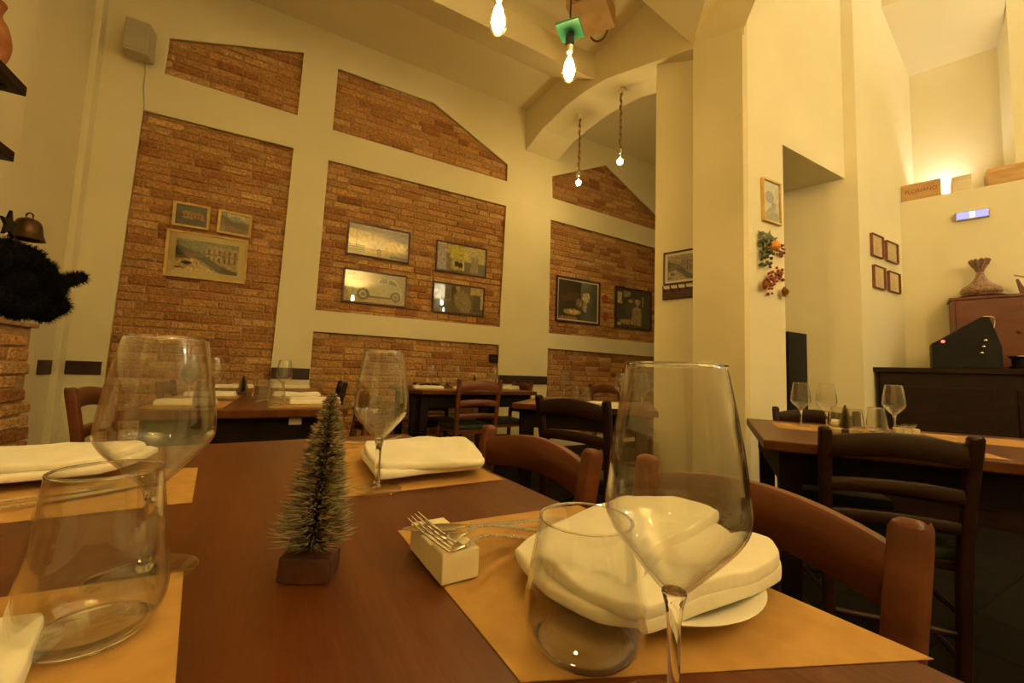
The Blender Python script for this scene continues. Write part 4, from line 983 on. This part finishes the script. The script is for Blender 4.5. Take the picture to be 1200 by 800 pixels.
# turned table
def onR(a_, b0, z=RT): p = rc+ra*a_+rb*b0; return (p.x, p.y, z)
rzR = math.atan2(ra.y, ra.x)
for a_, b0, lab in ((.62, .30, 'paper mat at the far left of the turned table'), (.20, .42, 'paper mat on the turned table behind the large dark chair'), (.62, .85, 'paper mat at the right of the turned table')):
    p = onR(a_, b0); pm(p[0], p[1], .30, .40, RT, lab, rzR)
def wgR(px, py, lab, s=1): q = oZ(px, py, RT); place(WG, (q.x, q.y, RT+.0018), 0, lab, (s, s, s), WGG)
def tbR(px, py, lab, s=1): q = oZ(px, py, RT); place(TG, (q.x, q.y, RT+.0018), 0, lab, (s, s, s), TGG)
wgR(969, 502, 'wine glass on the turned table in front of the doorway wall', .98); wgR(939, 499, 'wine glass on the turned table close to the pillar', .98)
wgR(1049, 507, 'wine glass on the turned table in front of the dark bar', 1.0)
tbR(983, 505, 'tumbler at the left of the tiny tree on the turned table', .95); tbR(1002, 506, 'tumbler right of the tiny tree on the turned table', .9); tbR(1028, 507, 'tumbler left of the wine glass in front of the bar', 1.0)
q = oZ(991, 508, RT); place(TP, (q.x, q.y, RT+.0018), .3, 'tiny tree among the tumblers on the turned table', (.8, .8, .72), TREE)
q = oZ(985, 499, RT); roll('small cream napkin beside the glasses on the turned table', q.x, q.y, RT+.0017, .12, .07, .4)
q = oZ(1062, 508, RT); q = Vector((q.x, q.y, 0))
b3 = thing('cutlery_rest', 'cream stone rest with two fork tips showing on the turned table', 'cutlery rest', (q.x, q.y, RT+.0019), rzR)
for k in range(3): o = MB(); box(o, (-.018, -.04+k*.027, 0), (.018, -.0145+k*.027, .022)); part('stone_block', o, M['stone'], b3, bevel=.002)
for k, lab in ((0, 'fork standing its tines up on the turned table stone rest, left one'), (1, 'fork standing its tines up on the turned table stone rest, right one')):
    b0 = Vector((q.x, q.y, RT+.0235))+rb*(.013+.028*k-.028); a_ = Vector((.5, -.87, 0)); a_ = ra*.95
    fork('fork', lab, [b0+a_*.12-Vector((0, 0, .018)), b0+a_*.09-Vector((0, 0, .008)), b0+a_*.06+Vector((0, 0, .004)), b0+a_*.035+Vector((0, 0, .005)), b0+a_*.015+Vector((0, 0, .002)), b0+a_*-.005+Vector((0, 0, .003)), b0-a_*.045+Vector((0, 0, .022))])

# ------------------------------------------------------------------ left shelves, brick dado, black garland
px0 = XL+.12
def shelf(label, py_tip, px_tip, zt_h, py_bot):
    tip = oX(px_tip, py_tip, px0+.20); bot = oX(px_tip-2, py_bot, px0+.20)
    t = thing('wall_shelf', label, 'shelf', (px0, tip.y, bot.z)); h = .05
    o = MB(); box(o, (.0005, -.9, 0), (.20, 0, h)); part('board', o, M['counter'], t, bevel=.004)
    for y in (-.08, -.7): o = MB(); prism_v(o, [(.001, y, 0), (.16, y, 0), (.001, y, -.12)], (0, .025, 0)); part('bracket', o, M['black'], t)
    return t, tip, bot
S1, t1, bo1 = shelf('upper dark wooden shelf at the left edge, with a reddish clay figure on it', 97, 33, 0, 114)
S2, t2, bo2 = shelf('lower dark wooden shelf at the left edge, under a small black bottle', 178, 18, 0, 190)
zt1 = bo1.z+.05; yj = oX(14, 45, px0+.1).y
t = thing('clay_jug', 'tall reddish clay jug on the upper left shelf, cut by the frame', 'jug', (px0+.10, min(yj, t1.y-.13), zt1+.0005))
o = MB(); lathe(o, [(0, 0), (.05, 0), (.075, .05), (.085, .12), (.07, .2), (.045, .25), (.05, .29), (.055, .31), (.045, .31), (.036, .25), (0, .24)], 32, sub=3); part('body', o, M['terracotta'], t, True)
o = MB(); tube(o, [(0, .048, .28), (0, .10, .27), (0, .11, .2), (0, .075, .14)], .009, seg=8, sub=4); part('handle', o, M['terracotta'], t, True)
zt2 = bo2.z+.05; t = thing('small_bottle', 'small black bottle with a pale label between the two left shelves', 'bottle', (px0+.10, t2.y-.10, zt2+.0005))
o = MB(); lathe(o, [(0, 0), (.03, 0), (.031, .07), (.026, .10), (.011, .12), (.010, .155), (.013, .158), (.013, .165), (0, .165)], 24, sub=2); part('body', o, M['black'], t, True)
o = MB(); lathe(o, [(.0315, .02), (.0318, .06)], 24); part('label', o, M['paper'], t, True)
# brick dado
dt = oX(42, 387, -1.2)
yD = oX(36, 440, -1.2).y
zD = 1.10
core = MB(); box(core, (XL+.0, -.2, 0), (-1.213, yD-.02, zD-.02)); cb = struct('wall_left_brick_dado', core, M['mortar'])
d1 = MB(); bricks(d1, -.2, yD-.12, 0, zD-.07, lambda s, z, d: (-1.2-d, s, z));
part('bricks', d1, M['brick'], cb)
o = MB(); box(o, (XL, -.2, zD-.02), (-1.19, yD+.0, zD+.0)); part('coping', o, M['mortar'], cb, bevel=.004)
# black tinsel garland heap
def tinsel(o, pts, r, n, L, rnd):
    for k in range(n):
        i = rnd.randrange(len(pts)-1); q = rnd.random(); c_ = Vector(pts[i]).lerp(Vector(pts[i+1]), q)
        d = Vector((rnd.gauss(0, 1), rnd.gauss(0, 1), rnd.gauss(0, 1))).normalized(); b0 = c_+d*r*rnd.uniform(.5, .95)
        e = b0+(d+Vector((rnd.uniform(-.6, .6), rnd.uniform(-.6, .6), rnd.uniform(-.6, .6)))).normalized()*L; s_ = d.cross(Vector((.3, .5, .8))).normalized()*.0022; u = d.cross(s_).normalized()*.0022
        o.add([b0-s_, b0+s_, b0+u, e], [(0, 1, 3), (1, 2, 3), (2, 0, 3)])
rnd = random.Random(5)
gx = -1.27
def gp(px, py, dx=0): p = oX(px, py, gx+dx); return (p.x, p.y, p.z)
base = Vector(gp(40, 385)); yb0 = min(base.y, yD-.1)
pts = [gp(-20, 300), gp(10, 305), gp(38, 310), gp(55, 330), gp(62, 352), gp(40, 362), gp(10, 345)]
pts2 = [gp(55, 330), gp(72, 330), gp(90, 325)]
pts3 = [gp(20, 350), gp(50, 368), gp(62, 362)]
t = thing('black_garland', 'heap of black fluffy tinsel garland spilling over the left brick ledge', 'garland', (base.x, base.y, zD))
off = Vector((base.x, base.y, zD))
o = MB(); core_ = MB()
BL = [(-18, 300, .11), (8, 298, .10), (30, 305, .10), (48, 318, .085), (60, 338, .085), (66, 358, .075), (52, 366, .07), (36, 356, .10), (12, 330, .12), (-15, 345, .10), (74, 330, .055), (86, 327, .05), (95, 325, .042), (20, 360, .08)]
for (px, py, r_) in BL:
    c_ = Vector(gp(px, py, -.02 if r_ > .09 else .02))-off; r2 = r_*.78
    blob(core_, c_, r2, 18, 10); n_ = int(1100*(r_/.1)**2)
    for k in range(n_):
        d = Vector((rnd.gauss(0, 1), rnd.gauss(0, 1), rnd.gauss(0, 1))).normalized(); b0 = c_+d*r2*.95
        e = b0+(d+Vector((rnd.uniform(-.5, .5), rnd.uniform(-.5, .5), rnd.uniform(-.5, .5)))*.9).normalized()*rnd.uniform(.018, .034)
        s_ = d.cross(Vector((.3, .5, .8))).normalized()*.0018; u = d.cross(s_).normalized()*.0018
        o.add([b0-s_, b0+s_, b0+u, e], [(0, 1, 3), (1, 2, 3), (2, 0, 3)])
part('tinsel_strands', o, M['fur'], t); tag(part('garland_core', core_, M['fur'], t, True), kind='stuff')
p = oX(33, 268, gx+.02); t = thing('bronze_bell', 'small round bronze bell sitting on the black garland', 'bell', (p.x, p.y, p.z-.06))
o = MB(); lathe(o, [(0, 0), (.062, .0), (.064, .012), (.055, .04), (.05, .08), (.038, .105), (.012, .118), (0, .12)], 32, sub=3); part('body', o, M['bronze'], t, True)
o = MB(); tube(o, [(-.012, 0, .115), (-.012, 0, .135), (0, 0, .145), (.012, 0, .135), (.012, 0, .115)], .004, seg=8, sub=3); part('loop', o, M['bronze'], t, True)
p = oX(8, 265, gx+.03); t = thing('black_star', 'little black jagged ornament poking out of the garland at the left edge', 'ornament', (p.x, p.y, p.z-.02))
o = MB(); P_ = []
for k in range(10): r_ = .07 if k % 2 == 0 else .03; P_.append((0, r_*math.sin(k*PI/5), r_*math.cos(k*PI/5)+.03))
prism_v(o, P_, (.012, 0, 0)); part('star_body', o, M['black'], t)

# ------------------------------------------------------------------ dried fruit and flowers on the pillar
def dp(px, py, off=0): p = DP.hit(px, py); return Vector((p[0], YP-off, p[1]))
c0_ = dp(896, 292); t = thing('dried_fruit_garland', 'bunch of dark grapes, green leaves and an orange hung on the pillar', 'wall ornament', (c0_.x, YP-.001, c0_.z))
def rel(px, py, off=.03): return dp(px, py, off)-Vector((c0_.x, YP-.001, c0_.z))
rnd = random.Random(2)
o = MB(); 
for k in range(46): q = rnd.random(); p = rel(895-2+rnd.uniform(-6, 5), 282+q*30+rnd.uniform(-2, 2), rnd.uniform(.012, .045)); blob(o, p, .011, 10, 6)
part('grapes', o, M['grape'], t, True)
o = MB(); blob(o, rel(900.5, 289.5, .04), .034, 20, 12); part('orange', o, M['orange'], t, True)
o = MB()
for k in range(22): p = rel(896+rnd.uniform(-8, 8), 276+rnd.uniform(-3, 12), rnd.uniform(.008, .03)); a_ = rnd.uniform(0, 6.28); d = Vector((math.cos(a_), -.25, math.sin(a_)))*.035; s_ = Vector((-math.sin(a_), -.1, math.cos(a_)))*.012; o.add([p-d, p+s_, p+d, p-s_, p+Vector((0, -.005, 0))], [(0, 1, 4), (1, 2, 4), (2, 3, 4), (3, 0, 4)])
part('leaves', o, M['leafg'], t)
o = MB()
for k in range(30): p = rel(911+rnd.uniform(-4, 4), 294+rnd.uniform(-8, 8), rnd.uniform(.01, .035)); blob(o, p, .008, 8, 5)
part('berries', o, M['berry'], t, True)
c0_ = dp(902, 330); t = thing('dried_flower_garland', 'red and rust dried flowers with a pale yellow bloom low on the pillar', 'wall ornament', (c0_.x, YP-.001, c0_.z))
o = MB()
for (x, y, n_, s_) in ((899, 330, 34, 6), (910, 321, 14, 3.5)):
    for k in range(n_): blob(o, rel(x+rnd.gauss(0, s_*.55), y+rnd.gauss(0, s_), rnd.uniform(.01, .04)), rnd.uniform(.008, .012), 8, 5)
part('berries', o, M['berry'], t, True)
def flower(px, py, R_, m, nm):
    o = MB(); c_ = rel(px, py, .025)
    for ring, (n_, rr, y) in enumerate(((9, R_, 0), (7, R_*.65, -.012), (5, R_*.35, -.02))):
        for k in range(n_):
            a_ = 2*PI*k/n_+ring*.4; d = Vector((math.cos(a_), 0, math.sin(a_))); s_ = Vector((-math.sin(a_), 0, math.cos(a_))); b0 = c_+Vector((0, y, 0))
            o.add([b0, b0+d*rr*.6+s_*rr*.32+Vector((0, -.004, 0)), b0+d*rr+Vector((0, -.009, 0)), b0+d*rr*.6-s_*rr*.32+Vector((0, -.004, 0)), b0+d*rr*.6+Vector((0, .003, 0))], [(0, 1, 4), (1, 2, 4), (2, 3, 4), (3, 0, 4)])
    return part(nm, o, m, t)
flower(914, 343, .042, M['rust'], 'flower'); flower(915, 342.5, .02, M['oil'], 'flower_centre'); flower(891, 335, .04, M['rust'], 'flower')

# ------------------------------------------------------------------ bar
zB = 1.085
k0 = oZ(1023, 430, zB); gd = -sd      # towards the viewer's right
Bp = Plane((k0.x, k0.y), gd)
def bw(a_, off, z=0): p = Bp.w(a_, z, off); return p
sx_ = -1
t = thing('bar_counter', 'dark brown wooden bar counter at the right', 'counter', (k0.x, k0.y, 0), math.atan2(gd.y, gd.x))
nl = Vector((0, 1, 0)); 
side = 1 if Vector((-gd.y, gd.x, 0)).dot(Bp.n) < 0 else -1   # local +y away from the room
def lb(a0, a1, d0, d1, z0, z1): o = MB(); ys = sorted((side*d0, side*d1)); box(o, (a0, ys[0], z0), (a1, ys[1], z1)); return o
# keep the counter clear of the wall behind
dw = (G.p-Bp.p).dot(-Bp.n)-.01
def loc_(p): v = Vector((p[0]-k0.x, p[1]-k0.y, 0)); return (v.dot(gd), v.dot(Vector((-gd.y, gd.x, 0))))
fpt = loc_((k0.x-Bp.n.x*.0, YF-.006)); gco = loc_((fx-.012, YF-.012))
tt_ = (YF-.008-k0.y)/(-Bp.n.y) if abs(Bp.n.y) > .05 else 0
fpt = loc_((k0.x-Bp.n.x*max(0, tt_), k0.y-Bp.n.y*max(0, tt_)))
print('DBG dw', dw, 'k0', k0, 'fpt', fpt, 'gco', gco, 'side', side)
def counter_plan(inset):
    P_ = [(inset, yy_(inset)), (2.6, yy_(inset)), (2.6, yy_(dw-.005))]
    a_ = gco[0]+.02
    P_ += [(a_, yy_(dw-.005))] if a_ > 0 else []
    P_ += [(fpt[0]+inset, fpt[1]-yy_(.003))]
    return P_
yy_ = lambda v: side*v
o = MB(); prism(o, counter_plan(0), zB-.035, zB); part('countertop', o, M['counter'], t, bevel=.006)
o = MB(); prism(o, counter_plan(.03), 0, zB-.035); part('front_panel', o, M['counter'], t)
for k in range(4): part('panel_moulding', lb(.10+k*.62, .62+k*.62, .018, .03, .12, zB-.14), M['counter'], t, bevel=.005)
def onB(px, py, off):      # point on a vertical plane parallel to the counter front, off metres behind it
    Q = Plane(Bp.p-Bp.n*off, gd); return Q.hit(px, py)
# cash register
off = .10; a0, zz0 = onB(1093, 428, off); a1 = onB(1176, 428, off)[0]; zp_ = onB(1156, 371, off)[1]; ap = onB(1152, 371, off)[0]; zl_ = onB(1094, 402, off)[1]; zr = onB(1176, 400, off)[1]
p = Bp.w(a0, zB+.0005, -off); W = a1-a0
t = thing('cash_register', 'black wedge-shaped cash register with a small red light on the bar', 'cash register', p, math.atan2(gd.y, gd.x))
h0, h1_, hr = zl_-zB, zp_-zB, zr-zB
yy = lambda v: side*v
dep = .27
o = MB(); prism_v(o, [(0, 0, 0), (W, 0, 0), (W, 0, hr*.8), (W*.92, 0, h1_*.75), (ap-a0+.03, 0, h1_), (ap-a0-.01, 0, h1_), (.02, 0, h0+.01), (0, 0, h0)], (0, yy(dep), 0)); body = part('housing', o, M['black'], t, bevel=.008)
o = MB(); lathe(o, [(0, 0), (.011, 0), (.009, .006), (0, .008)], 16); q = part('red_light', o, M['red_led'], t, True)
pr = onB(1105, 400, off); q.location = (pr[0]-a0, -yy(.001), pr[1]-zB); q.rotation_euler.x = PI/2*side; tag(q, 'glowing red light')
for k in range(3): o = MB(); blob(o, ((W*.72)+.01*k, -yy(.004), h1_*.30+k*.045), .012, 10, 6); part('key', o, M['chrome'], t, True)
o = MB(); tube(o, [(ap-a0, -yy(.004), h1_+.002), (ap-a0+.05, -yy(.004), h1_-.01), (W*.90, -yy(.004), h1_*.78)], .004, seg=6, sub=3); part('trim', o, M['chrome'], t, True)
# mahogany cabinet on the bar
off = .40 if dw > .55 else dw-.2; a0, _ = onB(1117, 400, off); zt_ = (onB(1116, 351, off)[1]+onB(1195, 342, off)[1])/2
p = Bp.w(a0, zB+.0005, -off); dc = max(.12, dw-off-.005)
t = thing('bar_cabinet', 'reddish mahogany cabinet standing on the bar behind the cash register', 'cabinet', p, math.atan2(gd.y, gd.x)); HC = zt_-zB
o = MB(); ys = sorted((0, yy(dc))); box(o, (0, ys[0], 0), (.75, ys[1], HC-.02)); part('cabinet_body', o, M['mahogany'], t, bevel=.003)
o = MB(); ys = sorted((-yy(.012), yy(dc))); box(o, (-.012, ys[0], HC-.02), (.762, ys[1], HC)); part('cabinet_top', o, M['mahogany'], t, bevel=.003)
o = MB(); ys = sorted((-yy(.008), 0)); box(o, (.02, ys[0], .02), (.36, ys[1], HC-.04)); dr = part('door', o, M['mahogany'], t, bevel=.003)
o = MB(); blob(o, (.33, -yy(.018), HC*.5), .011, 10, 6); part('knob', o, M['brass'], dr, True)
# tray and ruffled vase on top
cy = dc*.5; av = onB(1149, 330, off+cy)[0]; pv = Bp.w(av, zt_, -(off+cy))
r_ = .5*abs(onB(1180, 345, off+cy)[0]-onB(1117, 345, off+cy)[0])*.9; r_ = min(r_, .2)
o = MB(); lathe(o, [(0, .001), (r_*.85, .001), (r_, .014), (r_*1.02, .016), (r_, .018), (r_*.84, .006), (0, .006)], 48)
tag(link('silver_tray', o.mesh('silver_tray', M['chrome'], True), None, pv+Vector((.0, 0, .0005))), 'round silver tray on top of the mahogany cabinet', 'tray')
wv = .5*abs(onB(1173, 334, off+cy)[0]-onB(1125, 334, off+cy)[0]); hv = onB(1149, 304, off+cy)[1]-zt_-.007
t = thing('ruffled_vase', 'squat patterned vase with a ruffled neck standing on the silver tray', 'vase', pv+Vector((0, 0, .0072)))
o = MB(); lathe(o, [(0, 0), (wv*.6, .002), (wv*1.0, hv*.09), (wv*1.08, hv*.16), (wv*.98, hv*.25), (wv*.62, hv*.35), (wv*.36, hv*.47), (wv*.23, hv*.59), (wv*.20, hv*.68)], 40, sub=4); part('body', o, M['pattern'], t, True)
o = MB(); v = []; seg = 60
for j, (rr, z) in enumerate(((wv*.20, hv*.66), (wv*.27, hv*.76), (wv*.42, hv*.86), (wv*.52, hv*.97), (wv*.36, hv*1.0), (wv*.13, hv*.86))):
    for i in range(seg): a_ = 2*PI*i/seg; k_ = 1+(.16*math.sin(a_*9)*min(1, j/2)); v.append((rr*k_*math.cos(a_), rr*k_*math.sin(a_), z+.006*math.sin(a_*9+1)*min(1, j/2)))
o.add(v, [(j*seg+i, j*seg+(i+1) % seg, (j+1)*seg+(i+1) % seg, (j+1)*seg+i) for j in range(5) for i in range(seg)]); part('ruffled_neck', o, M['pattern'], t, True)
# wooden display stand at the right edge
a_ = onB(1196, 325, off+cy)[0]; pv = Bp.w(a_, zt_+.0005, -(off+cy)); t = thing('tablet_stand', 'dark wooden easel-like stand on the cabinet at the right edge', 'stand', pv, math.atan2(gd.y, gd.x))
o = MB(); prism_v(o, [(0, 0, 0), (.16, 0, 0), (.16, 0, .02), (.03, 0, .02), (-.01, 0, .13), (-.02, 0, .13)], (0, yy(.04), 0)); part('frame', o, M['mahogany'], t, bevel=.003)
o = MB(); tube(o, [(-.03, 0, .16), (.10, 0, .10)], .004, seg=6); part('rod', o, M['brass'], t, True)
# tray with cups near the register
a_ = onB(1192, 408, .20)[0]; pv = Bp.w(a_+.03, zB+.0005, -.20)
t = thing('coffee_grinder', 'dark appliance with a chrome rim on the bar at the right edge', 'appliance', pv)
o = MB(); lathe(o, [(0, 0), (.07, 0), (.072, .02), (.06, .03), (.058, .075), (.07, .085), (.07, .09), (0, .09)], 32); part('body', o, M['black'], t, True)
o = MB(); lathe(o, [(.069, .088), (.074, .09), (.074, .096), (.066, .096), (0, .094)], 32); part('rim', o, M['chrome'], t, True)

# wine crates, exit sign, uplights on the ledge
rg = math.atan2(gd.y, gd.x)
def crate(label, px0_, px1_, pyt, pyb, m, text=None, off=.02, dpt=.16):
    Q = Plane(G.p-G.n*off, gd); s0 = Q.hit(px0_, (pyt+pyb)/2)[0]; s1 = Q.hit(px1_, (pyt+pyb)/2)[0]; h = Q.hit((px0_+px1_)/2, pyt)[1]-Q.hit((px0_+px1_)/2, pyb)[1]
    p = Q.w(s0, ledge+.0005, 0); t = thing('wine_crate', label, 'crate', p, rg); W = s1-s0
    o = MB(); ys = sorted((0, yy(dpt))); box(o, (0, ys[0], 0), (W, ys[1], h)); part('crate_body', o, m, t, bevel=.003)
    for z in (.012, h-.03): o = MB(); ys = sorted((-yy(.004), 0)); box(o, (.004, ys[0], z), (W-.004, ys[1], z+.016)); part('slat', o, m, t, bevel=.001)
    if text:
        cu = bpy.data.curves.new('t', 'FONT'); cu.body = text; cu.size = h*.28; cu.extrude = .0006; cu.align_x = 'CENTER'; cu.align_y = 'CENTER'
        tt = bpy.data.objects.new('t', cu); COL.objects.link(tt); bpy.context.view_layer.update(); me = bpy.data.meshes.new_from_object(tt.evaluated_get(bpy.context.evaluated_depsgraph_get())); bpy.data.objects.remove(tt)
        w_ = max(v.co.x for v in me.vertices)-min(v.co.x for v in me.vertices); k = W*.8/w_
        for v in me.vertices: v.co = Vector((v.co.x*k, -yy(.0012), v.co.y+0)) if False else Vector((v.co.x*k, -yy(.0008)-v.co.z, v.co.y))
        me.materials.clear(); me.materials.append(M['ink']); me.name = 'lettering'; q = link('lettering', me, t); q.location = (W/2, 0, h*.52)
    return t
crate('wooden wine crate with burnt lettering at the left end of the ledge over the bar', 1056, 1103, 213.5, 233.5, M['pine'], 'FLORIANO')
crate('pale blank crate right of the bright uplight on the ledge', 1116, 1139, 203, 222, M['pine_pale'])
crate('plain wooden wine crate at the right end of the ledge over the bar', 1157, 1206, 191, 212, M['pine'])
def uplight(label, px, py):
    Q = Plane(G.p-G.n*.235, gd); s0 = Q.hit(px, py)[0]; p = Q.w(s0, ledge+.0005, 0); t = thing('uplight', label, 'lamp', p, rg)
    o = MB(); lathe(o, [(0, 0), (.032, 0), (.034, .01), (.034, .052), (.030, .052), (.029, .012), (0, .010)], 24); part('housing', o, M['white_plastic'], t, True)
    o = MB(); lathe(o, [(0, .0105), (.024, .011), (.02, .016), (0, .018)], 20); part('led', o, M['uplight'], t, True)
uplight('bright uplight on the ledge between the lettered crate and the pale crate', 1109, 225)
uplight('bright uplight on the ledge behind the right-hand crate', 1193, 207)
p0, p1 = G.hit(1120, 255), G.hit(1157, 249); pc = G.hit(1138.5, 252.5)
t = thing('exit_sign', 'small glowing blue-white emergency sign on the wall over the bar', 'sign', G.w(pc[0], pc[1], .0005), rg); W = abs(p1[0]-p0[0])/2
o = MB(); ys = sorted((0, -yy(.03))); box(o, (-W-.008, ys[0], -.035), (W+.008, ys[1], .035)); part('housing', o, M['white_plastic'], t, bevel=.004)
o = MB(); ys = sorted((-yy(.0301), -yy(.034))); box(o, (-W, ys[0], -.028), (W, ys[1], .028)); part('lit_panel', o, M['exit_blue'], t)
o = MB(); ys = sorted((-yy(.0341), -yy(.0345))); box(o, (-W*.16, ys[0], -.025), (W*.16, ys[1], .025)); part('bright_bar', o, M['exit_white'], t)

# black panel standing in the doorway
p = oY(932, 420, YP+.12); t = thing('black_board', 'tall narrow black board standing in the doorway beside the pillar', 'board', (p.x, YP+.12, 0))
zt_ = oY(932, 390, YP+.12).z; o = MB(); w2 = .5*abs(oY(940, 420, YP+.12).x-oY(918, 420, YP+.12).x); box(o, (-w2, -.02, .30), (w2, .02, zt_)); part('panel', o, M['black'], t, bevel=.004)
o = MB(); box(o, (-.03, -.02, .015), (.03, .02, .30)); part('post', o, M['black'], t); o = MB(); box(o, (-.10, -.11, 0), (.10, .11, .018)); part('base', o, M['black'], t, bevel=.003)

# ------------------------------------------------------------------ light
w = bpy.data.worlds.new('world'); SC.world = w; w.use_nodes = True
w.node_tree.nodes['Background'].inputs[0].default_value = (1, .62, .22, 1); w.node_tree.nodes['Background'].inputs[1].default_value = .02
for k in list(used): pass

for o in bpy.data.objects:
    if o.get('label') and len(o['label'].replace('-', ' ').split()) > 16: print('LONG', o.name, o['label'])
